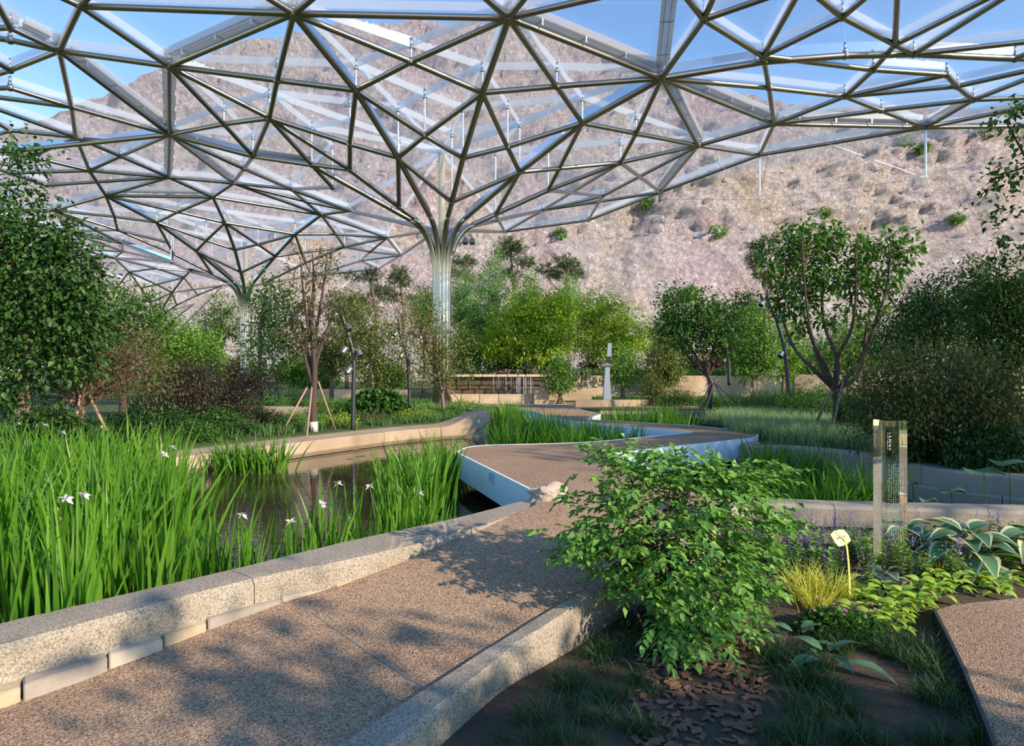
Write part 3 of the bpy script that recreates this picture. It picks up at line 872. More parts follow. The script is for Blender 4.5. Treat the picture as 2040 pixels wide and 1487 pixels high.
ED = '''A1-A2 A1-A4:A26 A1-A3 A1-T1 A1-L1 A1-L2 A1-L3 T1-A10 T1-A2 A2-A10 A2-A3 A2-A7 A2-A27 A27-A8 A3-A27 A27-A7 A2-A28 A28-D2 A10-A28 A28-A7
L4-A26 A26-A3 A4-L5 A4-A11 A11-A3 A11-A12 A11-A5 A4-L7 A3-A5 A3-A6 A3-A23 A23-A24 A8-A23 A23-A6 A8-A25 A25-A9 A7-A25 A25-A13 A7-A9 A7-A8 A7-D26 D26-D5
A12-A5 A12-A16 A12-L6 A12-L8 A12-A4 A5-A6 A5-A15 A5-A16 A5-L9 L9-L8 A6-A15 A6-A24 A24-A13 A6-J18 J18-K1 A24-J18 J18-A14 A6-A14 A15-A14 A15-A16 A15-M7 M7-A20 A16-M7 M7-A21
A15-A21 A14-A22 A21-A22 A16-A17 A16-M11 M11-A19 A17-M11 M11-A20 A17-A18 A17-N1 N1-N2 A17-A19 A18-N1 N1-A19 A19-M13 A19-M12 A20-M13 M13-M12 A20-M33 M33-B13 A21-M33 M33-B12
A22-J8 A14-J10 J10-J3 A22-J10 J10-J4 A14-J4 A14-K1 J4-J3 J3-J9 A22-J9 J8-J3 J4-J11 J11-J7 J3-J11 J11-J5 J4-J5 J5-J6 J7-J6 J7-J5 J5-C1 J4-C1 J6-JE J7-JE J9-JE JE-C2 J9-C2
B12-M15 B12-M14 B13-B20 B20-A22 A21-B20 B20-J8 M14-J8 M12-M15 M12-M32 N2-M32 N2-M16 N2-A18 A18-M17 A18-M16 M17-M16 M17-M18 M18-M16 M16-M32 M18-M32 M18-M19 M19-M25 M18-M20
M20-M21 M19-M20 M20-M22 M19-M24 M24-M23 M19-M27 M25-M24 M24-M21 M26-M23 M21-M23 M21-M28 M23-M31 M23-M29 M31-M28 M28-M29 M29-M30 M27-M26 M27-C3 LB-M27 M29-C2 M22-M32
A10-D1 D1-D3 H2-D1 D1-D2 A10-H2 H2-D3 D2-D4 D4-D6 D3-D4 D4-D5 H2-D7 D7-D8 D3-D7 D7-H3 D3-D9 D9-D10 D6-D9 D9-D8 H2-H3 H3-D15 D15-D16 D8-D15 D15-E5 D10-D16 D16-E5 D11-D10 D5-D11
D5-D13 A9-D13 D8-D17 D10-D18 D16-D17 D17-D18 D16-D19 E5-D20 D20-D21 E5-D19 D17-D20 D16-D21 D19-D21 D20-D22 D19-D22 D22-D23 D21-D23 A9-D2:D26 D18-D23
H3-E1 E1-E2 E2-E3 E3-E4 E4-E9 E9-E7 E2-E8 E8-E6 H3-E8 E8-E7 H3-E6 E2-E9 E9-E10 E10-E15 E15-E14 E7-E10 E7-E15 E6-E7 E7-E13 E13-E12 E6-E13 E13-E14 E6-E12 E5-E6 E5-E11 E6-E11 H3-E5
E11-E12 E11-D19 E12-E14 E4-R3 E2-R1'''.split()
RIBS = ['C1 D5 D2 A10', 'C1 D11 D6 D3 H2', 'C1 D10 D8 H3 R1 R2 R3 R4', 'C1 D13 A9', 'C1 K1 A24', 'C1 A25 A8 A3 L6', 'C1 D18 D17', 'C1 D21', 'C1 D23',
        'C2 B12 A20 A16', 'C2 B13 A21', 'C2 J8 A22 A14', 'C2 M14', 'C2 M15', 'C2 M22 M32 N2 A18', 'C2 JE', 'C3 M26 M25', 'C3 M23 M21 M22', 'C3 M31', 'C3 M27 LB', 'C3 M30']
BLADED = {('C1', 'D10'), ('D10', 'D8'), ('D8', 'H3'), ('H3', 'R1'), ('R1', 'R2'), ('R2', 'R3'), ('R3', 'R4'), ('C2', 'J8'), ('J8', 'A22'), ('A22', 'A14'), ('C2', 'B12'), ('B12', 'A20'), ('A20', 'A16'),
          ('A25', 'A8'), ('A8', 'A3'), ('A3', 'L6'), ('C2', 'M22'), ('M22', 'M32'), ('M32', 'N2'), ('N2', 'A18'), ('C3', 'M23'), ('M23', 'M21'), ('M21', 'M22'), ('C3', 'M27'), ('M27', 'LB'), ('C1', 'D5'), ('D5', 'D2'), ('D2', 'A10'), ('E12', 'E14')}
edges = []
for e in ED:
    e, _, via = e.partition(':'); a, b = e.split('-')
    if via: edges += [(a, via), (via, b)]
    else: edges.append((a, b))
rib_edges = []
for r in RIBS:
    q = r.split(); rib_edges += list(zip(q[:-1], q[1:]))
seen = set(); uniq = []
for a, b in rib_edges + edges:
    k = tuple(sorted((a, b)))
    if k not in seen: seen.add(k); uniq.append((a, b))
rib_set = {tuple(sorted(e)) for e in rib_edges}

# triangulation of the canopy in plan, with the tubes as fixed edges
names = list(P3)
v2 = [Vector((P3[k].x, P3[k].y)) for k in names]
ix = {k: i for i, k in enumerate(names)}
cv, cedges, cfaces, ov, oe, of = delaunay_2d_cdt(v2, [(ix[a], ix[b]) for a, b in uniq], [], 0, 1e-4)
def name_of(i): return names[ov[i][0]] if ov[i] else None
tris = []
for f in cfaces:
    ps = [cv[i] for i in f]
    L = max((ps[i] - ps[(i + 1) % 3]).length for i in range(3))
    ar = abs((ps[1] - ps[0]).cross(ps[2] - ps[0])) / 2 if len(f) == 3 else 0
    c = (ps[0] + ps[1] + ps[2]) / 3
    near_col = min((c - q).length for q in COLS.values())
    if L < (22 if c.y < 50 else 26) and ar > 0.12 and near_col < 24:
        tris.append(tuple(f))
for i0, i1 in cedges:                       # tubes out of the frame, where the photo gives none
    a, b = name_of(i0), name_of(i1)
    if a and b and (a in AUTO or b in AUTO) and (cv[i0] - cv[i1]).length < 14:
        k = tuple(sorted((a, b)))
        if k not in seen: seen.add(k); uniq.append((a, b))

canopy = empty('glass_canopy', (-2.94, 28.0, 0), 'wide canopy of triangulated steel tubes with glass roof panes on thin posts above the garden', 'canopy')
COFF = Vector(canopy.location)
canopy['group'] = 'canopy and its tree columns'

def unit_cyl(name, mat, n=10):
    mb = MB(); mb.tube([(0, 0, 0), (0, 0, 1)], 1.0, n)
    me = mb.mesh(name, mat)
    for p in me.polygons: p.use_smooth = len(p.vertices) == 4
    return me
CYL = unit_cyl('tube', M['steel'])
CYLB = unit_cyl('post', M['steel_bright'])
def rod(name, me, a, b, r, parent, off):
    o = bpy.data.objects.new(name, me); COL.objects.link(o); o.parent = parent
    d = b - a
    o.matrix_local = Matrix.Translation(a - off) @ d.to_track_quat('Z', 'Y').to_matrix().to_4x4() @ Matrix.Diagonal((r, r, d.length, 1))
    return o

def limited(items, keyf, make_one, make_many, n=290):
    items = sorted(items, key=keyf)
    for it in items[:n]: make_one(it)
    if items[n:]: make_many(items[n:])

def edge_pts(a, b):
    return P3[a].copy(), P3[b].copy()

# column heads: ribs start on a small ring above the shaft
def rib_start(c, toward):
    cc = Vector((COLS[c].x, COLS[c].y, 0)); d = Vector((toward.x - cc.x, toward.y - cc.y, 0)).normalized()
    return cc + d * 1.35 + Vector((0, 0, h_surf(cc.x + d.x * 1.35, cc.y + d.y * 1.35)))
tube_items = []
for a, b in uniq:
    pa, pb_ = edge_pts(a, b)
    if a in COLS: pa = rib_start(a, pb_)
    if b in COLS: pb_ = rib_start(b, pa)
    rib = tuple(sorted((a, b))) in rib_set
    tube_items.append((a, b, pa, pb_, 0.105 if rib else 0.088))
def mk_tube(it):
    rod('rib_tube' if it[4] > .1 else 'tube', CYL, it[2], it[3], it[4], canopy, COFF)
def mk_many(its):
    mb = MB()
    for it in its: mb.tube([it[2] - COFF, it[3] - COFF], it[4], 8)
    o = mb.build('far_tubes', M['steel'], canopy, smooth=True); tag(o, kind='stuff')
ribs_it = [i for i in tube_items if i[4] > .1]; tubes_it = [i for i in tube_items if i[4] < .1]
limited(ribs_it, lambda i: i[2].length, mk_tube, mk_many)
limited(tubes_it, lambda i: i[2].length, mk_tube, mk_many)

# blades (deep polished plates) standing on the main ribs
for a, b, pa, pb_, r in tube_items:
    if (a, b) in BLADED or (b, a) in BLADED:
        mb = MB(); d = (pb_ - pa).normalized(); side = d.cross(Vector((0, 0, 1))).normalized() * 0.012
        hgt = 0.42 if (a in ('H3', 'R1', 'R2', 'R3', 'D8', 'D10')) else 0.30
        prof = []
        for p in (pa, pb_):
            up = Vector((0, 0, hgt)); lo = Vector((0, 0, 0.02))
            prof.append([p + lo - side - COFF, p + up - side - COFF, p + up + side - COFF, p + lo + side - COFF])
        mb.loft(prof); mb.build('rib_blade', M['blade'], canopy)

# node sleeves
NODE = rock_mesh('node', (0.13, 0.13, 0.13), M['steel'], 0, 2, 0.0)
nodes_list = [k for k in names if k not in COLS]
for k in nodes_list:
    o = link('node', NODE, canopy); o.location = P3[k] - COFF

# posts from the tubes up to the glass, with a clamp at the top
def g3(p): return Vector((p.x, p.y, h_glass(p.x, p.y)))
for k in nodes_list:
    p = P3[k]; top = g3(p)
    po = rod('post', CYLB, p, top - Vector((0, 0, 0.1)), 0.034, canopy, COFF)
CLAMP = MB().tube([(0, 0, -0.30), (0, 0, -0.24)], 0.075, 10).tube([(0, 0, -0.24), (0, 0, 0.0)], 0.045, 8).mesh('clamp', M['steel_bright'], True)
for k in nodes_list:
    o = link('clamp', CLAMP, canopy); o.location = g3(P3[k]) - COFF

# glass panes
def mk_pane(t):
    mb = MB()
    ps = [Vector((cv[i].x, cv[i].y, h_glass(cv[i].x, cv[i].y))) - COFF for i in t]
    c = sum(ps, Vector()) / 3
    ps = [p + (c - p).normalized() * 0.03 for p in ps]
    up = Vector((0, 0, 0.03))
    mb.add(ps + [p + up for p in ps], [(0, 2, 1), (3, 4, 5), (0, 1, 4, 3), (1, 2, 5, 4), (2, 0, 3, 5)])
    mb.build('glass_pane', M['glass'], canopy)
def mk_panes(ts):
    mb = MB()
    for t in ts:
        ps = [Vector((cv[i].x, cv[i].y, h_glass(cv[i].x, cv[i].y))) - COFF for i in t]
        c = sum(ps, Vector()) / 3; ps = [p + (c - p).normalized() * 0.03 for p in ps]; up = Vector((0, 0, 0.03))
        mb.add(ps + [p + up for p in ps], [(0, 2, 1), (3, 4, 5), (0, 1, 4, 3), (1, 2, 5, 4), (2, 0, 3, 5)])
    tag(mb.build('far_glass', M['glass'], canopy), kind='stuff')
limited(tris, lambda t: min(cv[i].length for i in t), mk_pane, mk_panes)

# glass fins under the pane edges
fin_e = set()
for t in tris:
    for i in range(3):
        q = tuple(sorted((t[i], t[(i + 1) % 3])))
        na, nb_ = name_of(q[0]), name_of(q[1])
        if na and nb_ and tuple(sorted((na, nb_))) in seen: fin_e.add(q)
def fin_geo(mb, e):
    a, b = [Vector((cv[i].x, cv[i].y, h_glass(cv[i].x, cv[i].y))) for i in e]
    d = (b - a)
    if d.length < 0.5: return
    u = d.normalized(); a = a + u * 0.06; b = b - u * 0.06
    s = Vector((-u.y, u.x, 0)).normalized() * 0.012
    prof = []
    for p in (a, b):
        prof.append([p - s - Vector((0, 0, 0.24)) - COFF, p - s - Vector((0, 0, 0.005)) - COFF, p + s - Vector((0, 0, 0.005)) - COFF, p + s - Vector((0, 0, 0.24)) - COFF])
    mb.loft(prof)
def mk_fin(e):
    mb = MB(); fin_geo(mb, e)
    if mb.v: mb.build('glass_fin', M['fin'], canopy)
def mk_fins(es):
    mb = MB()
    for e in es: fin_geo(mb, e)
    tag(mb.build('far_fins', M['fin'], canopy), kind='stuff')
limited(fin_e, lambda e: min(cv[e[0]].length, cv[e[1]].length), mk_fin, mk_fins)

# clear gutters with brackets running above the ridge tubes
def gutter(a, b):
    pa, pb_ = P3[a], P3[b]
    d = pb_ - pa; u = d.normalized(); s = Vector((-u.y, u.x, 0)).normalized()
    mb = MB()
    for off_s, z0, z1 in ((-0.20, 0.22, 0.46), (0.20, 0.22, 0.46)):
        prof = []
        for p in (pa + u * 0.3, pb_ - u * 0.3):
            q = p + s * off_s
            prof.append([q + Vector((0, 0, z0)) - s * 0.01 - COFF, q + Vector((0, 0, z1)) - s * 0.01 - COFF, q + Vector((0, 0, z1)) + s * 0.01 - COFF, q + Vector((0, 0, z0)) + s * 0.01 - COFF])
        mb.loft(prof)
    prof = [[p + s * w + Vector((0, 0, z)) - COFF for w, z in ((-.2, .22), (-.2, .235), (.2, .235), (.2, .22))] for p in (pa + u * .3, pb_ - u * .3)]
    mb.loft(prof)
    g = mb.build('gutter', M['duct'], canopy)
    for q in (-0.09, 0.09):
        rod('gutter_pipe', CYLB, pa + u * .3 + s * q + Vector((0, 0, .33)), pb_ - u * .3 + s * q + Vector((0, 0, .33)), 0.022, canopy, COFF)
    L = d.length; k = 1.0
    while k < L - 0.6:
        p = pa + u * k
        b_ = MB().box((0, 0, 0), (0.05, 0.42, 0.05)).box((0, -.19, -.08), (0.04, 0.03, 0.16)).box((0, .19, -.08), (0.04, 0.03, 0.16)).build('gutter_bracket', M['steel_bright'], canopy)
        b_.matrix_local = Matrix.Translation(p + Vector((0, 0, 0.20)) - COFF) @ Matrix((( u.x, s.x, 0), (u.y, s.y, 0), (0, 0, 1))).to_4x4()
        k += 1.6
    for p in (pa, pb_):
        bx = MB().box((0, 0, .33), (0.34, 0.34, 0.30)).build('gutter_box', M['duct'], canopy, bevel=0.03); bx.location = p - COFF
for a, b in (('L1', 'A1'), ('A1', 'A3'), ('A2', 'A10'), ('A2', 'A3'), ('A3', 'A5'), ('H2', 'H3'), ('H3', 'S6'), ('H3', 'E5'), ('E5', 'D19'), ('A3', 'A6'), ('A16', 'A15'), ('A17', 'A18'), ('H3', 'E6'), ('E6', 'E12')):
    gutter(a, b)

# struts and cables under the right edge
def cable(a, b): rod('cable', CYLB, a, b, 0.010, canopy, COFF)
s1 = P3['E11']; b1 = Vector((s1.x, s1.y, EYE + (HY - 398) * s1.y / F))
s2 = P3['E12']; b2 = Vector((s2.x, s2.y, EYE + (HY - 355) * s2.y / F))
rod('strut', CYLB, b1, s1, 0.040, canopy, COFF); rod('strut', CYLB, b2, s2, 0.045, canopy, COFF)
for a, b in ((P3['E5'], b1), (P3['E6'], b1), (P3['E6'], b2), (b1, b2), (b1, P3['D19'] + Vector((0, 0, -.4))), (b2, P3['S13']), (b2, P3['S13'] + Vector((1, 0, -2.2)))): cable(a, b)
s3 = P3['J5']; b3 = Vector((s3.x + 3, s3.y - 2, s3.z - 3.0)); cable(s3, Vector((COLS['C1'].x - .4, COLS['C1'].y, EYE + 3.2)))
cable(P3['D23'], Vector((COLS['C1'].x + .4, COLS['C1'].y, EYE + 3.4)))
cable(P3['D22'], Vector((COLS['C1'].x + .4, COLS['C1'].y, EYE + 3.0)))

# tree columns: a bundle of tubes that curve out into the ribs
def tree_column(c, label, with_rain=True):
    cc = COLS[c]
    t = empty('canopy_column', (cc.x, cc.y, 0), label, 'column', 'canopy and its tree columns')
    dirs = []
    for a, b in rib_edges:
        if a == c:
            d = Vector((P3[b].x - cc.x, P3[b].y - cc.y)); dirs.append((math.atan2(d.y, d.x), P3[b]))
    dirs.sort(key=lambda q: q[0])
    # fill the gaps so the shaft is round
    angs = [d[0] for d in dirs]
    full = list(dirs)
    for k in range(len(angs)):
        g = (angs[(k + 1) % len(angs)] - angs[k]) % (2 * math.pi)
        n = int(g / 0.8)
        for q in range(1, n + 1): full.append((angs[k] + g * q / (n + 1), None))
    for ang, tgt in full:
        short = tgt is None
        d = Vector((math.cos(ang), math.sin(ang), 0))
        pts, rad = [], []
        for z in (-0.3, 1.5, 3.0, 4.4, 5.1): pts.append(d * 0.26 + Vector((0, 0, z))); rad.append(0.13)
        tgt_p = rib_start(c, tgt if tgt is not None else Vector((cc.x, cc.y, 0)) + d * 5) - Vector((cc.x, cc.y, 0))
        slope = ((tgt - Vector((cc.x, cc.y, 0))) - tgt_p).normalized() if tgt is not None else (d * .8 + Vector((0, 0, .5))).normalized()
        p0, p1, p3 = d * 0.26 + Vector((0, 0, 5.1)), d * 0.26 + Vector((0, 0, 6.3)), tgt_p
        p2 = tgt_p - slope * 0.9
        for k in range(1, 10):
            u = k / 9
            if short and u > 0.5: break
            pts.append(p0 * (1 - u) ** 3 + p1 * 3 * u * (1 - u) ** 2 + p2 * 3 * u * u * (1 - u) + p3 * u ** 3); rad.append(0.13 - 0.025 * u)
        MB().tube(pts, rad, 12).build('column_tube', M['steel'], t, smooth=True)
    MB().tube([(0, 0, -0.3), (0, 0, 5.9)], 0.27, 20).build('column_core', M['steel'], t, smooth=True)
    MB().tube([(0, 0, 0.0), (0, 0, 0.12)], 0.50, 24).build('base_plate', M['steel'], t, smooth=False)
    MB().tube([(0, 0, 6.0), (0, 0, 6.7), (0, 0, 6.75), (0, 0, h_glass(cc.x, cc.y) - 0.1)], [0.1, 0.1, 0.16, 0.14], 14).build('rainwater_pipe', M['pipe'], t, smooth=True)
    MB().tube([(0, 0, 6.55), (0, 0, 6.78)], 0.30, 16).build('pipe_collar', M['steel'], t)
M['pipe'] = glassy('cloudy_rainwater_pipe', (0.75, 0.76, 0.70), 0.1, 0.6, hazecol=(0.72, 0.72, 0.62), rough=0.2)
tree_column('C1', 'nearest steel tree column of bundled tubes flaring into the canopy')
tree_column('C2', 'second steel tree column on the left, behind the purple leaved maples')
tree_column('C3', 'farthest steel tree column on the left, rising behind the round green shrub')
# two floodlights below the head of the nearest column
def flood(px, py, lab):
    c = at(px, py, 27.3)
    t = empty('floodlight', c, lab, 'lamp', 'floodlights on the column head')
    hd = MB().tube([(0, 0, 0.16), (0, -0.02, 0.10), (0, -0.05, -0.06)], [0.06, 0.10, 0.115], 14).build('lamp_head', M['lamp_head'], t, smooth=True)
    MB().tube([(0, -0.05, -0.0605), (0, -0.052, -0.066)], 0.10, 14).build('lens', M['lamp_lens'], t)
    MB().tube([(0, 0, 0.16), (-0.1, 0.1, 0.36)], 0.025, 6).build('bracket', M['steel'], t)
flood(927, 483, 'grey floodlight under the column head, left one of the pair')
flood(941, 483, 'grey floodlight under the column head, right one of the pair')
# ------------------------------------------------------------------ plant helpers
def unit(a): return a / np.maximum(np.linalg.norm(a, axis=-1, keepdims=True), 1e-9)
def leaf_geo(P, D, L, W, up=None, fold=0.18, rng=RNG):
    """Folded four-corner leaves: base P, pointing along D. Returns verts, tris, rnd per tri."""
    n = len(P); D = unit(D)
    U = np.tile([0, 0, 1.0], (n, 1)) + rng.normal(0, 0.45, (n, 3)) if up is None else up
    S = unit(np.cross(D, U)); N = unit(np.cross(S, D))
    L = np.broadcast_to(L, (n,))[:, None]; W = np.broadcast_to(W, (n,))[:, None]
    v0 = P; v2 = P + D * L - np.array([0, 0, 1.0]) * L * 0.12
    mid = P + D * L * 0.42
    v1 = mid + S * W * 0.5 + N * W * fold; v3 = mid - S * W * 0.5 + N * W * fold
    V = np.stack([v0, v1, v2, v3], 1).reshape(-1, 3)
    b = np.arange(n)[:, None] * 4
    Fc = np.concatenate([b + [0, 3, 2], b + [0, 2, 1]], 1).reshape(-1, 3)
    return V, Fc, np.repeat(rng.random(n), 2)

def blades_geo(base, az, L, W, th0, kap, seg=4, rng=RNG, taper=1.6, twist=None):
    """Ribbon blades: lean th0 from the vertical and bend by kap along the length."""
    n = len(base)
    L, W, th0, kap, az = [np.broadcast_to(np.asarray(a, float), (n,)) for a in (L, W, th0, kap, az)]
    s = np.linspace(0, 1, seg + 1)
    pos = np.zeros((n, seg + 1, 3)); pos[:, 0] = base
    h = np.stack([np.cos(az), np.sin(az), 0 * az], 1)
    for i in range(seg):
        th = th0 + kap * (s[i] + 0.5 / seg) ** 1.5
        stp = (L / seg)[:, None]
        pos[:, i + 1] = pos[:, i] + (h * np.sin(th)[:, None] + np.array([0, 0, 1.0]) * np.cos(th)[:, None]) * stp
    fa = rng.uniform(0, 2 * np.pi, n) if twist is None else az + twist
    S = np.stack([np.cos(fa), np.sin(fa), 0 * fa], 1)
    w = (W[:, None] * (1 - s[None, :] ** taper) * (0.75 + 0.5 * np.minimum(1, s[None, :] * 3) * 0.5))[:, :-1]
    Lf = pos[:, :-1] - S[:, None, :] * w[..., None] / 2
    Rt = pos[:, :-1] + S[:, None, :] * w[..., None] / 2
    k = 2 * seg + 1
    V = np.zeros((n, k, 3)); V[:, 0:2 * seg:2] = Lf; V[:, 1:2 * seg:2] = Rt; V[:, -1] = pos[:, -1]
    t = []
    for i in range(seg - 1): t += [[2 * i, 2 * i + 1, 2 * i + 3], [2 * i, 2 * i + 3, 2 * i + 2]]
    t += [[2 * seg - 2, 2 * seg - 1, 2 * seg]]
    t = np.array(t)
    Fc = (np.arange(n)[:, None, None] * k + t[None]).reshape(-1, 3)
    return V.reshape(-1, 3), Fc, np.repeat(rng.random(n), len(t))

def merge(parts):
    V, Fc, R = [], [], []; b = 0
    for v, f, r in parts:
        V.append(v); Fc.append(f + b); R.append(r); b += len(v)
    return np.concatenate(V), np.concatenate(Fc), np.concatenate(R)

def lobe(px, py, rx, ry, d, rd=None, w=None):
    c = at(px, py, d); k = d / F
    rx, ry = rx * k, ry * k
    return (np.array(c), np.array([rx, rd if rd else (rx + ry) / 2 * 1.0, ry]), w if w else rx * ry)

def twig_points(lobes, n, rng, shell=0.55):
    ws = np.array([l[2] for l in lobes], float); ws /= ws.sum()
    which = rng.choice(len(lobes), n, p=ws)
    C = np.array([l[0] for l in lobes])[which]; R = np.array([l[1] for l in lobes])[which]
    d = unit(rng.normal(size=(n, 3)))
    r = 1 - shell * rng.random(n) ** 1.3
    r *= 1 + 0.16 * rng.normal(size=n)
    return C + d * R * r[:, None], d, which

def foliage(lobes, n, L, W, rng, per=7, spread=0.35, droop=0.3, shell=0.6, jit=0.25):
    m = max(1, n // per)
    T, d, which = twig_points(lobes, m, rng, shell)
    d = unit(d + np.array([0, 0, -0.1]) + rng.normal(0, .4, (m, 3)))
    P = np.repeat(T, per, 0); Dd = np.repeat(d, per, 0)
    P = P + Dd * (rng.random(len(P)) * spread)[:, None] + rng.normal(0, spread * 0.3, P.shape)
    D = unit(Dd * 0.6 + rng.normal(0, 0.6, P.shape) - np.array([0, 0, droop]))
    sz = rng.uniform(0.65, 1.2, len(P))
    V, Fc, R = leaf_geo(P, D, L * sz, W * sz, rng=rng)
    tw = np.repeat(rng.random(m), per)
    R = np.repeat(np.clip(0.6 * tw + 0.4 * rng.random(len(P)), 0, 0.999), 2)
    return V, Fc, R, T

def branches(mb, trunk, r0, targets, rng, origin, n5=5, rt=0.008, start=0.45, sag=0.12):
    """Curved limbs from along the trunk to each target."""
    tr = [Vector(p) for p in trunk]
    for t in targets:
        t = Vector(t)
        u = start + (1 - start) * rng.random()
        f = u * (len(tr) - 1); i = min(int(f), len(tr) - 2); a = tr[i].lerp(tr[i + 1], f - i)
        L = (t - a).length
        mid = a.lerp(t, 0.45) + Vector((rng.normal(0, .06) * L, rng.normal(0, .06) * L, rng.normal(0, .04) * L - sag * L * 0.5 + 0.05 * L))
        pts = [(a * (1 - s) ** 2 + mid * 2 * s * (1 - s) + t * s * s) - origin for s in (0, .25, .5, .75, 1)]
        rr = r0 * (0.55 - 0.25 * u)
        mb.tube(pts, [max(rt, rr * (1 - s * 0.85)) for s in (0, .25, .5, .75, 1)], n5, cap=False)

SEED = [100]
def tree(name, label, cat, base, trunk, r0, lobes, n, L, W, mat, bark, nb=14, group=None, stakes=(), per=7, spread=0.35, droop=0.3, shell=0.6, nthin=0, rt=0.008, white=None, sag=0.12, start=0.45, limbs=None):
    SEED[0] += 1
    rng = np.random.default_rng(SEED[0])
    base = Vector(base)
    t = empty(name, base, label, cat, group)
    V, Fc, R, T = foliage(lobes, n, L, W, rng, per, spread, droop, shell)
    mb = MB()
    tr = [Vector(p) for p in trunk]
    if tr:
        k = len(tr)
        sm = smooth_line([tuple(p) for p in tr], max(6, k * 3))
        mb.tube([p - base for p in sm], [r0 * (1 - 0.6 * i / (len(sm) - 1)) for i in range(len(sm))], 8)
        idx = rng.choice(len(T), min(nb, len(T)), replace=False)
        if limbs:
            LP = []
            for lm in limbs:
                q = smooth_line([tuple(p) for p in lm], 16)
                mb.tube([p - base for p in q], [r0 * (.55 - .42 * i / 15) for i in range(16)], 6, cap=False)
                LP += [(p, i) for i, p in enumerate(q) if i > 3]
            for tg in T[idx]:
                tg = Vector(tg)
                a, ai = min(LP, key=lambda q: (q[0] - tg).length + max(0, q[0].z - tg.z + .1) * 1.5)
                m_ = a.lerp(tg, .5) + Vector(rng.normal(0, .05, 3)) * (tg - a).length
                mb.tube([p - base for p in (a, m_, tg)], [max(rt, r0 * (.40 - .42 * ai / 20) * .6), rt * 1.1, rt * .6], 5, cap=False)
        else:
            branches(mb, tr, r0, T[idx], rng, base, rt=rt, sag=sag, start=start)
        if nthin:
            idx = rng.choice(len(T), min(nthin, len(T)), replace=False)
            branches(mb, tr, r0 * 0.35, T[idx], rng, base, 4, rt * 0.7, sag=sag, start=start)
        mb.build('trunk', bark, t, smooth=True)
        if white:
            a, b = tr[0], tr[0].lerp(tr[1], white)
            MB().tube([a - base, b - base], r0 * 1.03, 10).build('whitewash_band', M['whitewash'], t, smooth=True)
    V = V - np.array(base)
    o = link('foliage', np_mesh('foliage', V, Fc, mat, rnd=R), t)
    o['kind'] = 'stuff'
    for a, b in stakes:
        a, b = Vector(a) - base, Vector(b) - base
        MB().tube([a, b], [0.028, 0.024], 7).build('stake', M['stake'], t, smooth=True)
    return t

def on(px, py, z=0.0): return ground(px, py, z)
M['leaf_dark'] = leafy('dark_green_leaf', (0.012, 0.035, 0.008), (0.028, 0.075, 0.014), (0.05, 0.12, 0.022), 0.25)
M['leaf_maple'] = leafy('maple_green_leaf', (0.025, 0.07, 0.014), (0.055, 0.14, 0.024), (0.09, 0.20, 0.036), 0.35)
M['leaf_mid'] = leafy('mid_green_leaf', (0.06, 0.135, 0.025), (0.11, 0.23, 0.045), (0.17, 0.32, 0.06), 0.35)
M['leaf_bright'] = leafy('bright_green_leaf', (0.07, 0.16, 0.02), (0.13, 0.27, 0.03), (0.20, 0.36, 0.05), 0.35)
M['leaf_lime'] = leafy('yellow_green_leaf', (0.14, 0.24, 0.015), (0.25, 0.38, 0.025), (0.36, 0.48, 0.05), 0.4)
M['leaf_olive'] = leafy('olive_green_leaf', (0.06, 0.09, 0.018), (0.12, 0.16, 0.035), (0.19, 0.22, 0.05), 0.3)
M['leaf_purple'] = leafy('dark_purple_leaf', (0.02, 0.014, 0.012), (0.045, 0.03, 0.024), (0.05, 0.052, 0.024), 0.2)
M['leaf_bronze'] = leafy('bronze_green_leaf', (0.05, 0.06, 0.02), (0.10, 0.10, 0.035), (0.15, 0.12, 0.05), 0.3)
M['leaf_red'] = leafy('reddish_leaf', (0.10, 0.035, 0.02), (0.20, 0.07, 0.04), (0.26, 0.13, 0.06), 0.3)
M['leaf_dome'] = leafy('dark_maple_leaf_with_orange_tips', (0.03, 0.06, 0.014), (0.065, 0.115, 0.024), (0.16, 0.115, 0.035), 0.25)
M['leaf_cypress'] = leafy('fresh_cypress_green', (0.10, 0.22, 0.055), (0.16, 0.32, 0.085), (0.24, 0.42, 0.12), 0.35)
M['needle'] = leafy('pine_needle', (0.045, 0.075, 0.03), (0.085, 0.13, 0.05), (0.13, 0.17, 0.07), 0.2)
M['leaf_bush'] = leafy('bush_leaf', (0.075, 0.19, 0.035), (0.13, 0.28, 0.05), (0.19, 0.36, 0.07), 0.3)
M['iris'] = leafy('iris_blade', (0.045, 0.145, 0.010), (0.08, 0.21, 0.016), (0.13, 0.28, 0.024), 0.42, rough=0.4)
M['iris_dry'] = leafy('withered_blade', (0.30, 0.22, 0.09), (0.42, 0.32, 0.14), (0.5, 0.4, 0.2), 0.3)
M['mondo'] = leafy('dark_mondo_grass', (0.018, 0.045, 0.012), (0.03, 0.072, 0.018), (0.05, 0.10, 0.026), 0.25)
M['meadow'] = leafy('grey_green_grass', (0.12, 0.20, 0.09), (0.19, 0.29, 0.14), (0.27, 0.38, 0.20), 0.3)
M['grass'] = leafy('deep_green_grass', (0.03, 0.075, 0.016), (0.055, 0.125, 0.026), (0.09, 0.18, 0.04), 0.3)
M['sedge'] = leafy('golden_sedge', (0.35, 0.36, 0.05), (0.50, 0.50, 0.08), (0.62, 0.58, 0.12), 0.4)
M['hosta_lime'] = leafy('lime_hosta_leaf', (0.20, 0.33, 0.03), (0.30, 0.44, 0.05), (0.40, 0.52, 0.08), 0.35)
M['hosta_blue'] = leafy('blue_green_hosta_leaf', (0.05, 0.12, 0.06), (0.08, 0.17, 0.085), (0.11, 0.21, 0.11), 0.2)
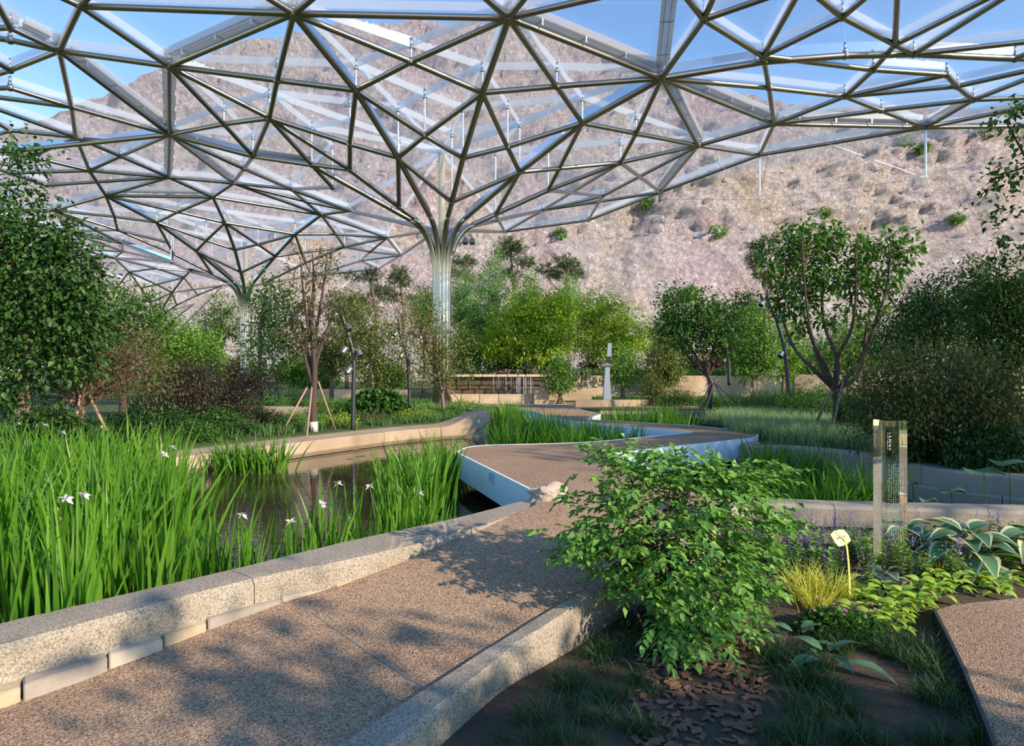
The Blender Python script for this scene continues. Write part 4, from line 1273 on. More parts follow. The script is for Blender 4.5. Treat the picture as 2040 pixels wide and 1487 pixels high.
M['hosta_edge'] = leafy('cream_leaf_margin', (0.50, 0.52, 0.32), (0.58, 0.60, 0.38), None, 0.3)
M['salvia'] = leafy('salvia_leaf', (0.10, 0.18, 0.045), (0.17, 0.27, 0.07), (0.26, 0.36, 0.10), 0.3)
M['violet'] = leafy('violet_flower', (0.14, 0.09, 0.30), (0.22, 0.15, 0.42), (0.30, 0.22, 0.52), 0.25)
M['pink'] = leafy('pink_flower', (0.42, 0.10, 0.30), (0.55, 0.16, 0.42), None, 0.25)
M['petal'] = leafy('pale_iris_petal', (0.52, 0.45, 0.50), (0.62, 0.56, 0.60), None, 0.3)
M['pad'] = leafy('lily_pad', (0.12, 0.16, 0.05), (0.2, 0.23, 0.08), (0.28, 0.27, 0.12), 0.1)

# ------------------------------------------------------------------ trees, left side
d = 11.0
tree('maple_tree', 'big dark leafy tree at the left edge, trunk in the shade', 'tree', at(45, 872, d), [at(45, 872, d), at(48, 780, d), at(62, 690, d), at(75, 600, d), at(85, 520, d)], 0.11,
     [lobe(75, 500, 70, 45, d), lobe(125, 555, 70, 60, d), lobe(60, 610, 85, 60, d), lobe(150, 640, 60, 40, d), lobe(105, 465, 45, 30, d), lobe(-40, 560, 100, 110, d), lobe(50, 700, 90, 45, d),
      lobe(-20, 450, 50, 50, d), lobe(48, 308, 30, 26, d, 0.3), lobe(36, 385, 26, 22, d, 0.3), lobe(165, 505, 25, 20, d, .3), lobe(10, 780, 60, 40, d), lobe(140, 715, 60, 35, d)], 15000, 0.105, 0.068, M['leaf_dark'], M['bark'], nb=30, per=6, spread=.3, shell=.75)
d = 12.4
tree('threadleaf_maple', 'low staked maple with a fan of bare reddish brown twigs, left of the purple maples', 'tree', at(160, 866, d), [at(160, 866, d), at(163, 825, d), at(160, 790, d)], 0.085,
     [lobe(235, 720, 90, 60, d), lobe(295, 745, 45, 60, d), lobe(165, 705, 70, 50, d), lobe(250, 680, 80, 35, d), lobe(110, 760, 50, 50, d)], 5200, 0.075, 0.026, M['leaf_bronze'], M['bark'], nb=70, nthin=170, rt=0.006, per=8, spread=.25, shell=.5, sag=-.05, start=.7,
     stakes=[(at(212, 858, d - .3), at(166, 765, d)), (at(104, 862, d - .3), at(158, 770, d)), (at(146, 870, d - .6), at(162, 775, d))])
d = 16.5
tree('yew_tree', 'dark spreading evergreen behind the twiggy maple, left of the third column', 'tree', at(245, 850, d), [at(245, 850, d), at(245, 720, d), at(240, 640, d)], 0.10,
     [lobe(250, 630, 75, 42, d), lobe(205, 600, 50, 38, d), lobe(300, 655, 28, 45, d), lobe(190, 665, 60, 50, d), lobe(285, 615, 35, 25, d), lobe(130, 620, 60, 60, d), lobe(270, 720, 60, 50, d)], 8500, 0.12, 0.05, M['leaf_maple'], M['bark_dark'], nb=20)
d = 20.5
tree('round_shrub', 'dense bright green rounded shrub in front of the third column', 'shrub', at(365, 830, d), [at(365, 830, d), at(365, 760, d), at(362, 720, d)], 0.09,
     [lobe(350, 672, 36, 28, d), lobe(380, 700, 50, 40, d), lobe(405, 730, 34, 36, d), lobe(345, 720, 40, 45, d), lobe(330, 690, 22, 30, d)], 8000, 0.105, 0.06, M['leaf_bright'], M['bark_dark'], nb=12, shell=.4)
d = 17.0
tree('purple_maple', 'dark purple leaved maple below the round green shrub, left one of the two', 'tree', at(350, 862, d), [at(350, 862, d), at(352, 820, d), at(358, 790, d)], 0.06,
     [lobe(365, 765, 48, 36, d), lobe(335, 780, 38, 30, d), lobe(400, 775, 30, 28, d), lobe(365, 735, 38, 16, d)], 5200, 0.085, 0.032, M['leaf_purple'], M['bark_dark'], nb=30, nthin=40, rt=.006, sag=-.05)
d = 18.0
tree('purple_maple', 'dark purple leaved maple in front of the second column base', 'tree', at(455, 858, d), [at(455, 858, d), at(452, 820, d), at(450, 800, d)], 0.06,
     [lobe(450, 770, 50, 34, d), lobe(420, 785, 40, 24, d), lobe(490, 780, 34, 30, d), lobe(455, 742, 32, 18, d), lobe(530, 760, 25, 20, d)], 5200, 0.085, 0.032, M['leaf_purple'], M['bark_dark'], nb=30, nthin=40, rt=.006, sag=-.05)
d = 31.0
tree('slender_tree', 'slender light green tree right beside the second column', 'tree', at(515, 812, d), [at(515, 812, d), at(517, 730, d), at(520, 640, d), at(530, 580, d)], 0.10,
     [lobe(535, 580, 34, 26, d), lobe(552, 610, 38, 34, d), lobe(540, 660, 46, 40, d), lobe(525, 710, 34, 40, d), lobe(575, 680, 24, 30, d)], 3600, 0.19, 0.09, M['leaf_mid'], M['bark'], nb=30, per=6, spread=.5, stakes=[(at(500, 812, d), at(516, 775, d)), (at(535, 812, d), at(517, 775, d))])
d = 17.0
tree('bare_topped_tree', 'sparse young tree with bare upright twigs and wooden stakes, left of the curved lamp post', 'tree', at(625, 862, d), [at(625, 862, d), at(624, 800, d), at(627, 740, d), at(622, 660, d), at(614, 590, d)], 0.105,
     [lobe(600, 560, 22, 60, d, .4), lobe(650, 560, 28, 70, d, .5), lobe(620, 640, 50, 50, d), lobe(580, 640, 30, 40, d), lobe(668, 640, 30, 40, d), lobe(600, 690, 40, 25, d)], 1700, 0.13, 0.045, M['leaf_bronze'], M['bark_dark'], nb=60, per=9, spread=.2, rt=.007, white=.35,
     limbs=[[at(624, 770, d), at(600, 690, d), at(580, 640, d)], [at(624, 740, d), at(650, 660, d), at(668, 620, d)], [at(622, 690, d), at(606, 600, d), at(598, 510, d)], [at(622, 700, d), at(640, 600, d), at(652, 510, d)], [at(620, 650, d), at(625, 560, d), at(622, 500, d)], [at(624, 760, d), at(610, 690, d + .4), at(600, 640, d + .5)]],
     stakes=[(at(560, 866, d - .4), at(612, 772, d)), (at(668, 858, d + .5), at(634, 760, d)), (at(611, 872, d - .8), at(622, 765, d))])
# bare twigs at its top
tw = MB(); bt = bpy.data.objects['bare_topped_tree']; rs = random.Random(2)
for k in range(12):
    x = rs.uniform(590, 672); a = at(615 + (x - 615) * .5, rs.uniform(540, 580), d); b = at(x, rs.uniform(462, 510), d + rs.uniform(-.4, .4)); m = a.lerp(b, .5) + Vector((rs.uniform(-.1, .1), 0, 0))
    tw.tube([p - bt.location for p in (a, m, b)], [.012, .008, .004], 5)
tw.build('bare_twigs', M['bark'], bt)
d = 24.0
tree('olive_tree', 'dense olive green tree right of the curved lamp post', 'tree', at(745, 830, d), [at(745, 830, d), at(742, 770, d), at(740, 700, d), at(742, 650, d)], 0.09,
     [lobe(745, 650, 45, 48, d), lobe(720, 690, 45, 45, d), lobe(770, 700, 40, 50, d), lobe(740, 740, 55, 30, d), lobe(700, 650, 30, 40, d)], 8500, 0.105, 0.048, M['leaf_olive'], M['bark'], nb=25, spread=.35)
d = 24.5
tree('olive_tree', 'twiggy olive green tree in front of the nearest column shaft', 'tree', at(885, 828, d), [at(885, 828, d), at(880, 780, d), at(870, 720, d), at(862, 660, d)], 0.08,
     [lobe(835, 630, 40, 48, d), lobe(860, 680, 50, 48, d), lobe(905, 690, 42, 45, d), lobe(850, 730, 60, 34, d), lobe(910, 740, 35, 25, d)], 6400, 0.105, 0.044, M['leaf_olive'], M['bark'], nb=40, nthin=50, spread=.35, start=.25,
     stakes=[(at(940, 832, d), at(893, 770, d)), (at(920, 836, d - .5), at(890, 775, d))])

# airy trees behind the columns
def airy(px, py, rx, ry, d, mat, n, label, base_y=None, name='garden_tree', L=.2, W=.1, group=None, per=6, cat='tree', lob=None, stakes=False, bark='bark', shell=.7):
    by = base_y or (HY + (EYE - 0.0) * F / d)
    lobes = lob or [lobe(px, py, rx * .8, ry * .7, d), lobe(px - rx * .45, py + ry * .3, rx * .55, ry * .55, d), lobe(px + rx * .45, py + ry * .25, rx * .55, ry * .6, d), lobe(px + rx * .1, py - ry * .55, rx * .5, ry * .45, d), lobe(px, py + ry * .6, rx * .7, ry * .4, d)]
    b = at(px, by, d)
    st = [(at(px - 14, by, d - .3), at(px, by - (by - py) * .35, d)), (at(px + 14, by, d - .3), at(px + 1, by - (by - py) * .35, d))] if stakes else ()
    n = int(n * 1.8); L *= .76; W *= .78
    return tree(name, label, cat, b, [b, at(px + 1, (by * .6 + py * .4), d), at(px, py, d)], 0.07 + .0018 * d, lobes, n, L, W, M[mat], M[bark], nb=16, per=per, spread=L * 2.2, stakes=st, shell=shell, group=group)
airy(440, 635, 46, 50, 54, 'leaf_mid', 1600, 'airy pale tree against the cliff between the second and third columns', L=.30, W=.14)
airy(400, 690, 30, 35, 50, 'leaf_mid', 900, 'small airy tree against the cliff, just right of the round green shrub', L=.3, W=.13)
airy(580, 735, 36, 26, 38, 'leaf_bright', 2400, 'low bright green shrub behind the bare topped tree', name='shrub', cat='shrub')
airy(690, 610, 40, 40, 46, 'leaf_olive', 1500, 'thin olive tree behind the curved lamp post top', L=.26, W=.11)
airy(660, 700, 48, 44, 32, 'leaf_olive', 2600, 'olive green tree behind the stakes of the bare topped tree', L=.17, W=.08)
airy(845, 610, 24, 44, 44, 'leaf_cypress', 2600, 'narrow fresh green cypress just left of the nearest column', name='cypress', L=.2, W=.08)
airy(922, 600, 30, 60, 43, 'leaf_cypress', 3400, 'narrow fresh green cypress just right of the nearest column', name='cypress', L=.2, W=.08)
airy(985, 590, 40, 105, 45, 'leaf_cypress', 5600, 'tallest slim green cypress in the centre of the garden', name='cypress', L=.22, W=.08,
     lob=[lobe(990, 520, 16, 34, 45), lobe(975, 560, 26, 50, 45), lobe(1000, 590, 32, 60, 45), lobe(985, 650, 40, 50, 45), lobe(965, 600, 24, 50, 45)])
airy(1050, 600, 34, 62, 47, 'leaf_mid', 3200, 'slim green tree behind the yellow green maple, right of the tallest cypress', L=.22, W=.1)
airy(1132, 600, 30, 52, 46, 'leaf_cypress', 3200, 'narrow cypress behind the right side of the yellow green maple', name='cypress', L=.2, W=.08)
airy(955, 665, 42, 58, 37, 'leaf_mid', 3600, 'mid green tree right of the nearest column behind the waterfall', L=.2, W=.1)
airy(920, 700, 40, 44, 34.8, 'leaf_mid', 2600, 'small green tree at the left end of the waterfall wall', L=.17, W=.08)
d = 33.0
airy(1062, 650, 90, 78, d, 'leaf_lime', 9500, 'broad sunlit yellow green maple above the waterfall wall', name='maple_tree', L=.19, W=.12, stakes=True,
     lob=[lobe(1065, 620, 50, 36, d), lobe(1020, 655, 46, 40, d), lobe(1100, 655, 42, 50, d), lobe(1060, 690, 78, 32, d), lobe(1120, 610, 30, 30, d), lobe(990, 690, 34, 30, d)])
d = 36.0
airy(1225, 655, 70, 60, d, 'leaf_lime', 6200, 'yellow green maple behind the obelisk lamp', name='maple_tree', L=.19, W=.12, stakes=True,
     lob=[lobe(1215, 630, 44, 34, d), lobe(1180, 620, 34, 40, d), lobe(1260, 665, 36, 34, d), lobe(1220, 690, 54, 34, d), lobe(1165, 670, 30, 40, d)])
airy(1115, 745, 30, 40, 29, 'leaf_mid', 1900, 'small green tree with stakes at the right end of the waterfall wall', L=.14, W=.08, stakes=True)
airy(1180, 725, 26, 30, 38, 'leaf_red', 1300, 'reddish leaved shrub left of the obelisk lamp', name='shrub', cat='shrub', L=.18, W=.08)
airy(1240, 730, 40, 40, 30, 'leaf_mid', 2400, 'thin green tree with slim stems right of the obelisk lamp', L=.15, W=.07, stakes=True)
airy(1320, 720, 44, 46, 33, 'leaf_olive', 3200, 'olive green shrub in front of the retaining wall, right of the obelisk lamp', L=.17, W=.08)
airy(1300, 770, 24, 30, 28, 'leaf_olive', 1500, 'wispy low shrub before the retaining wall', name='shrub', cat='shrub', L=.13, W=.04)
d = 21.5
tree('staked_tree', 'dark green spreading tree on crossed stakes left of the big right hand tree', 'tree', at(1412, 815, d), [at(1412, 815, d), at(1415, 770, d), at(1408, 740, d)], 0.10,
     [lobe(1385, 620, 55, 36, d), lobe(1350, 605, 35, 30, d), lobe(1430, 640, 44, 36, d), lobe(1400, 665, 62, 36, d), lobe(1350, 650, 40, 36, d), lobe(1455, 680, 30, 30, d)], 5200, 0.14, 0.08, M['leaf_maple'], M['bark_dark'], nb=70, spread=.32,
     limbs=[[at(1410, 745, d), at(1375, 690, d), at(1345, 620, d)], [at(1410, 745, d), at(1395, 680, d - .4), at(1390, 610, d - .5)], [at(1410, 745, d), at(1425, 680, d + .3), at(1440, 630, d + .4)], [at(1410, 750, d), at(1440, 700, d), at(1462, 670, d)], [at(1410, 750, d), at(1370, 710, d + .4), at(1335, 660, d + .4)]],
     stakes=[(at(1392, 818, d - .4), at(1418, 758, d)), (at(1452, 812, d - .2), at(1420, 762, d)), (at(1405, 822, d - .8), at(1424, 757, d)), (at(1470, 806, d), at(1424, 764, d))])
airy(1500, 680, 56, 76, 27, 'leaf_mid', 4600, 'loose mid green tree between the staked tree and the curved dark lamp post', L=.17, W=.085, stakes=True)
airy(1560, 690, 40, 60, 32, 'leaf_bright', 2600, 'light green tree behind the curved dark lamp post on the right', L=.18, W=.09)
airy(1690, 690, 70, 60, 28, 'leaf_mid', 4200, 'light green thicket behind the trunk of the big right hand tree', name='shrub', cat='shrub', L=.16, W=.08)
d = 14.5
tree('ash_tree', 'big multi stemmed tree with dark green crown rising against the cliff on the right', 'tree', at(1668, 848, d), [at(1668, 848, d), at(1666, 810, d), at(1662, 775, d)], 0.10,
     [lobe(1592, 460, 20, 18, d, .3), lobe(1640, 452, 13, 14, d, .25), lobe(1565, 500, 20, 20, d, .3), lobe(1612, 505, 24, 24, d, .35), lobe(1655, 490, 15, 26, d, .3), lobe(1702, 474, 20, 18, d, .3), lobe(1722, 510, 24, 20, d, .35),
      lobe(1768, 482, 20, 15, d, .3), lobe(1812, 485, 13, 16, d, .25), lobe(1786, 520, 18, 20, d, .3), lobe(1538, 535, 13, 14, d, .25), lobe(1585, 562, 28, 20, d, .4), lobe(1640, 555, 28, 22, d, .45), lobe(1705, 558, 26, 24, d, .45),
      lobe(1758, 565, 20, 22, d, .35), lobe(1612, 605, 18, 14, d, .3), lobe(1692, 602, 18, 14, d, .3), lobe(1758, 605, 12, 16, d, .3), lobe(1548, 590, 12, 16, d, .25), lobe(1655, 640, 10, 8, d, .2), lobe(1572, 610, 16, 18, d + .4, .3), lobe(1600, 645, 14, 12, d + .4, .25), lobe(1720, 630, 14, 12, d, .25), lobe(1530, 500, 9, 9, d, .2)], 3600, 0.17, 0.075, M['leaf_maple'], M['bark_dark'], nb=110, spread=.24, per=6, shell=.85, rt=.009,
     limbs=[[at(1664, 778, d), at(1620, 735, d), at(1580, 690, d + .3), at(1555, 620, d + .5), at(1545, 560, d + .5)], [at(1664, 780, d), at(1645, 730, d - .3), at(1620, 680, d - .5), at(1606, 600, d - .5), at(1598, 490, d - .5)],
            [at(1664, 775, d), at(1668, 715, d), at(1640, 640, d + .4), at(1640, 560, d + .4), at(1650, 480, d + .3)], [at(1664, 775, d), at(1668, 715, d), at(1695, 660, d - .3), at(1705, 590, d - .4), at(1705, 500, d - .3)],
            [at(1666, 780, d), at(1715, 740, d + .4), at(1726, 660, d + .6), at(1745, 570, d + .6), at(1800, 500, d + .5)], [at(1664, 780, d), at(1640, 740, d + .5), at(1605, 640, d + .8), at(1570, 540, d + .8)], [at(1668, 780, d), at(1722, 700, d), at(1765, 580, d - .2), at(1775, 490, d - .2)]],
     stakes=[(at(1660, 850, d - .7), at(1680, 755, d)), (at(1710, 790, d + .6), at(1680, 752, d)), (at(1628, 838, d + .3), at(1655, 780, d))])
d = 18.0
tree('shade_tree', 'dark green tree behind the domed maple, right of the big ash', 'tree', at(1870, 825, d), [at(1870, 825, d), at(1872, 700, d), at(1870, 620, d)], 0.11,
     [lobe(1880, 590, 60, 40, d), lobe(1840, 640, 52, 50, d), lobe(1920, 640, 50, 50, d), lobe(1790, 680, 50, 40, d), lobe(1880, 700, 80, 40, d)], 8000, 0.12, 0.055, M['leaf_dark'], M['bark_dark'], nb=24)
d = 12.6
tree('conifer', 'dark layered conifer at the right edge behind the domed maple', 'tree', at(2010, 850, d), [at(2010, 850, d), at(2005, 700, d), at(2000, 560, d)], 0.11,
     [lobe(1995, 560, 50, 36, d), lobe(1985, 620, 60, 40, d), lobe(2010, 680, 66, 40, d), lobe(1980, 730, 60, 30, d), lobe(2060, 640, 60, 80, d)], 9500, 0.13, 0.034, M['leaf_dark'], M['bark_dark'], nb=30, per=9, droop=.1)
d = 10.6
tree('dome_maple', 'large domed dark maple with orange tinted leaf tips behind the glass pillar', 'tree', at(1875, 882, d), [at(1875, 882, d), at(1872, 860, d), at(1876, 835, d)], 0.09,
     [lobe(1860, 745, 105, 40, d, .9), lobe(1785, 785, 62, 60, d), lobe(1930, 780, 78, 62, d), lobe(1860, 805, 120, 50, d), lobe(1770, 840, 40, 34, d), lobe(1970, 830, 56, 44, d)], 15000, 0.085, 0.036, M['leaf_dome'], M['bark'], nb=26, nthin=40, shell=.4, start=.3)
d = 10.5
tree('shade_tree', 'tall dark tree just out at the right edge, branches reaching in below the canopy', 'tree', at(2190, 878, d), [at(2190, 878, d), at(2170, 700, d), at(2130, 450, d), at(2100, 250, d)], 0.14,
     [lobe(2006, 235, 20, 20, d, .3), lobe(1972, 362, 12, 12, d, .25), lobe(1985, 395, 18, 18, d, .3), lobe(2006, 440, 20, 20, d, .35), lobe(1985, 482, 16, 10, d, .3), lobe(2016, 500, 16, 24, d, .4), lobe(2030, 320, 10, 40, d, .3), lobe(2150, 330, 70, 120, d), lobe(2160, 560, 70, 90, d)], 3800, 0.115, 0.075, M['leaf_dark'], M['bark_dark'], nb=34, shell=.8, spread=.2, rt=.012)
tree('box_shrub', 'low dark clipped looking shrub on the bank at the right edge', 'shrub', at(1955, 925, 9.9), [at(1955, 925, 9.9), at(1955, 900, 9.9), at(1955, 890, 9.9)], 0.03, [lobe(1955, 888, 56, 34, 9.9), lobe(1920, 900, 36, 26, 9.9), lobe(1990, 895, 36, 34, 9.9)], 5200, 0.07, 0.035, M['leaf_dark'], M['bark_dark'], nb=8, spread=.15, shell=.4)

# trees beside the photographer that throw the dappled shade
def off_tree(x, y, h, r, n, label):
    d_ = Vector((x, y, 0.0))
    rng_l = [(np.array([x + r * .5 * math.cos(a), y + r * .5 * math.sin(a), h + r * .25 * math.sin(2.3 * a)]), np.array([r * .6, r * .6, r * .5]), 1.0) for a in np.linspace(0, 6.28, 7)[:-1]] + [(np.array([x, y, h + r * .5]), np.array([r * .6, r * .6, r * .5]), 1.0)]
    return tree('shade_tree', label, 'tree', d_, [d_, d_ + Vector((.1, 0, h * .5)), d_ + Vector((0, 0, h))], .18, rng_l, n, .24, .14, M['leaf_maple'], M['bark'], nb=20, spread=.5)
OFF_TREES = [(16.5, 2.9, 6.6, 3.9, 6500, 'broad shade tree standing beyond the right pond, out of frame'),
             (26, 9, 8.0, 5.5, 8000, 'tall shade tree farther right along the bank, out of frame'),
             (7.7, -1.55, 3.15, 0.92, 1300, 'smaller shade tree behind the photographer on the right'),
             (5.5, -1.45, 3.45, .72, 460, 'slim young tree behind the photographer, nearest the path, out of frame')]
for a in OFF_TREES: off_tree(*a)

# pines on the rock shelf below the cliff
def pine(px, by, d, pads, label):
    lobes = [lobe(x, y, rx, ry, d + random.uniform(-1, 1), rx * d / F * .8) for x, y, rx, ry in pads]
    top = min(pads, key=lambda q: q[1])
    return tree('pine_tree', label, 'tree', Vector((at(px, by, d).x, d, -.05)), [Vector((at(px, by, d).x, d, -.05)), at(px + 4, (by + top[1]) / 2, d), at(top[0], top[1], d)], .16, lobes, int(500 * len(pads)), .0068 * d, .0012 * d, M['needle'], M['bark'], nb=len(pads) * 3, per=10, spread=.0055 * d, droop=-.4, shell=.9, start=.35, group=None)
pine(745, 700, 58, [(735, 550, 34, 7), (700, 552, 14, 6), (760, 578, 30, 7), (725, 600, 20, 6)], 'flat topped pine left of the nearest column, against the pink scree')
pine(800, 700, 60, [(795, 545, 20, 8), (800, 562, 26, 7), (775, 590, 30, 8), (820, 598, 16, 6)], 'layered pine close left of the nearest column, below the canopy edge')
pine(925, 690, 60, [(925, 520, 22, 7), (915, 543, 20, 8), (945, 556, 14, 6)], 'small layered pine right of the nearest column')
pine(1020, 700, 60, [(1015, 486, 22, 9), (1030, 500, 22, 8), (1000, 505, 16, 7), (1045, 522, 24, 7), (1020, 545, 20, 7)], 'tallest layered pine above the centre cypress')
pine(1130, 690, 60, [(1125, 520, 22, 9), (1140, 532, 24, 8), (1085, 535, 24, 7), (1110, 548, 24, 8), (1150, 548, 16, 6)], 'broad layered pine right of the centre, behind the yellow maple')
pine(1530, 700, 37.5, [(1530, 480, 22, 5), (1508, 492, 14, 6), (1505, 522, 16, 12), (1520, 550, 14, 10), (1660, 472, 20, 6)], 'slim layered pine just left of the big ash crown')

# fill planting along the foot of the cliff
fills = [(330, 740, 40, 30, 62, 'leaf_mid'), (480, 740, 46, 30, 56, 'leaf_olive'), (630, 745, 50, 26, 52, 'leaf_mid'), (770, 750, 44, 22, 44, 'leaf_mid'), (1010, 725, 50, 34, 40, 'leaf_dark'), (1090, 735, 44, 24, 42, 'leaf_dark'),
         (1330, 665, 40, 50, 46, 'leaf_mid'), (1370, 735, 50, 30, 40, 'leaf_olive'), (1440, 725, 50, 40, 38, 'leaf_red'), (1480, 620, 40, 40, 44, 'leaf_dark'), (1610, 720, 50, 44, 39, 'leaf_mid'), (1760, 690, 60, 60, 39, 'leaf_dark'), (1840, 620, 60, 50, 30, 'leaf_maple'), (1950, 590, 60, 50, 26, 'leaf_maple')]
fl = ['far green shrub at the cliff foot behind the round shrub', 'far olive shrub at the cliff foot between the two left columns', 'far green shrub at the cliff foot behind the bare topped tree', 'far low shrub behind the olive tree by the lamp post',
      'dark shrub behind the waterfall wall, left half', 'dark shrub behind the waterfall wall, right half', 'tall green shrub against the cliff left of the staked tree', 'olive shrub behind the staked tree trunk', 'rusty red shrub behind the staked tree',
      'dark bushy tree against the cliff above the loose green tree', 'green shrub behind the lamp post on the right', 'dark thicket behind the big ash trunk', 'bushy green tree behind the dark shade tree', 'bushy green tree behind the dark conifer']
for f, l in zip(fills, fl): airy(f[0], f[1], f[2], f[3], f[4], f[5], 2200, l, name='far_shrub', cat='shrub', L=.006 * f[4], W=.003 * f[4], bark='bark_dark', group=None)

# tufts of green on the ledges of the rock face
CPX = HX + F * CLIFF_V[:, 0] / CLIFF_V[:, 1]; CPY = HY - F * (CLIFF_V[:, 2] - EYE) / CLIFF_V[:, 1]
for k, (px, py, r, lab) in enumerate([(1427, 472, 1.3, 'green tuft on the ledge left of the big ash crown'), (1290, 408, .9, 'small green tuft in the gully below the canopy edge'), (1800, 290, 1.3, 'green tuft high on the rock below the canopy strut'), (1830, 300, 1.0, 'smaller green tuft high on the rock right of the strut'),
                         (1960, 268, 1.6, 'dark green shrub at the top of the rock by the right edge'), (1410, 330, 1.0, 'green tuft on the rock just under the canopy edge'), (1640, 430, .8, 'small tuft on the rock above the ash crown'), (1370, 590, 1.0, 'green tuft at the foot of the scree above the staked tree'), (1120, 470, .9, 'small tuft on the brown rock right of the column'),
                         (1900, 440, .9, 'small tuft on the scree beside the right edge tree'), (700, 680, 1.2, 'green tuft low on the scree behind the lamp post')]):
    i_ = np.argmin((CPX - px) ** 2 + (CPY - py) ** 2 + (CLIFF_V[:, 1] > 118) * 1e6)
    b = Vector(CLIFF_V[i_]) + Vector((0, -.15, 0))
    tree('cliff_shrub', lab, 'shrub', b, [b + Vector((0, .4, -.4)), b + Vector((0, -.1, .2)), b + Vector((0, -.2, r * .5))], .06, [(np.array(b + Vector((0, -.2, r * .4))), np.array([r, r * .6, r * .6]), 1.0)], 420, .38, .2, M['leaf_mid'], M['bark'], nb=5, spread=.4)

# low shrubs on the left bank
low = [(385, 800, 40, 24, 20, 'leaf_mid', .07, 'soft green shrub between the two purple maples'), (480, 815, 40, 20, 21, 'leaf_dark', .07, 'dark shrub below the second column'), (300, 812, 46, 26, 18, 'leaf_maple', .07, 'green shrub behind the stakes of the twiggy maple'), (540, 808, 36, 16, 23, 'leaf_maple', .06, 'green shrub right of the slender tree foot'), (390, 862, 40, 16, 14.6, 'leaf_maple', .06, 'green low plants right behind the left end of the parapet'), (480, 858, 36, 12, 16.2, 'leaf_dark', .06, 'dark low plants behind the small reed patch'), (330, 840, 56, 26, 15.6, 'leaf_dark', .07, 'dark low shrub behind the reeds on the left bank'), (440, 842, 50, 26, 17.0, 'leaf_maple', .07, 'rounded dark green shrub behind the small reed patch'), (528, 836, 34, 16, 18.6, 'leaf_purple', .06, 'small purplish shrub left of the stakes on the bank'),
       (582, 846, 34, 22, 18.0, 'leaf_mid', .05, 'small clipped green ball beside the stakes'), (668, 846, 50, 18, 18.5, 'leaf_lime', .06, 'pale yellow green shrub at the foot of the curved lamp post'), (752, 806, 58, 26, 21.5, 'leaf_maple', .2, 'big leaved green plant right of the curved lamp post'),
       (745, 838, 52, 12, 20, 'leaf_bronze', .05, 'low bronze green cushion behind the parapet'), (826, 832, 46, 13, 21, 'leaf_lime', .05, 'low pale green cushion near the nearest column base'), (565, 790, 42, 26, 26, 'leaf_mid', .07, 'soft green shrub beyond the bank wall'),
       (930, 815, 40, 16, 23.5, 'leaf_mid', .06, 'leafy green shrub right of the nearest column base'), (260, 850, 50, 24, 13.6, 'leaf_dark', .07, 'dark low shrub under the twiggy maple'), (640, 812, 34, 18, 22, 'leaf_mid', .06, 'green shrub in front of the low bank wall'),
       (100, 850, 60, 30, 10.8, 'leaf_dark', .08, 'dark low shrub under the big left hand tree'), (1350, 790, 30, 14, 27, 'leaf_dark', .06, 'small dark shrub behind the grey green meadow'), (1420, 800, 30, 10, 24, 'leaf_mid', .06, 'low shrub under the staked tree'),
       (1590, 800, 40, 24, 19, 'leaf_mid', .06, 'green shrub at the foot of the dark curved lamp post'), (1640, 800, 40, 40, 17.5, 'leaf_maple', .06, 'leafy shrub behind the stakes of the big ash'), (1710, 830, 40, 30, 14, 'leaf_dark', .06, 'dark shrub between the ash stakes and the domed maple'), (1830, 890, 50, 22, 10.6, 'leaf_dark', .06, 'dark low plants under the domed maple')]
for px, py, rx, ry, d, mat, L, lab in low:
    b = at(px, HY + EYE * F / d, d)
    lo = [lobe(px, py, rx * .7, ry, d), lobe(px - rx * .5, py + ry * .2, rx * .5, ry * .8, d), lobe(px + rx * .5, py + ry * .2, rx * .5, ry * .8, d)]
    tree('low_shrub', lab, 'shrub', b, [b, b + Vector((0, 0, .1)), b + Vector((0, 0, .2))], .02, lo, 2600, L, L * .55, M[mat], M['bark_dark'], nb=6, spread=.14, shell=.4)

# ------------------------------------------------------------------ grass and ground cover (nobody could count it)
def poly_points(poly, n, rng):
    P = np.array(poly); lo, hi = P.min(0), P.max(0); out = []
    while len(out) < n:
        q = rng.uniform(lo, hi, (n * 2, 2))
        x, y = q[:, 0], q[:, 1]; ins = np.zeros(len(q), bool); j = len(P) - 1
        for i in range(len(P)):
            c = ((P[i, 1] > y) != (P[j, 1] > y)) & (x < (P[j, 0] - P[i, 0]) * (y - P[i, 1]) / (P[j, 1] - P[i, 1] + 1e-12) + P[i, 0])
            ins ^= c; j = i
        out += list(q[ins])
    return np.array(out[:n])
def grass_bed(name, poly, z, n, L, W, mat, label, th=.25, kap=.8, clump=5, cr=.06, cat='grass'):
    rng = np.random.default_rng(len(name) * 13 + n)
    c = poly_points(poly, n // clump, rng)
    p = np.repeat(c, clump, 0) + rng.normal(0, cr, (len(c) * clump, 2))
    zz = np.array([z(a, b) for a, b in p]) if callable(z) else np.full(len(p), z)
    V, Fc, R = blades_geo(np.c_[p, zz], rng.uniform(0, 6.28, len(p)), L * rng.uniform(.5, 1.2, len(p)), W, np.abs(rng.normal(0, th, len(p))), rng.uniform(.2, 1, len(p)) * kap, 3, rng)
    o = link(name, np_mesh(name, V, Fc, mat, rnd=R))
    return tag(o, label, cat, kind='stuff')
MEAD = [(4.7, 13.0), (5.0, 15.6), (5.6, 17.2), (5.8, 19.5), (5.2, 21.2), (9, 22), (15, 22), (14, 15), (9.5, 10.5), (6.6, 10.8), (6.2, 11.9), (5.5, 12.7)]
grass_bed('meadow_grass', [(5.2, 14.4), (4.9, 15.0), (5.6, 17.4), (5.2, 18.2), (7.0, 20.5), (12, 20), (10.5, 14.5), (8.2, 12.3), (5.9, 12.8)], .10, 52000, .42, .016, M['meadow'], 'soft grey green grass drift beyond the right end of the bridge')
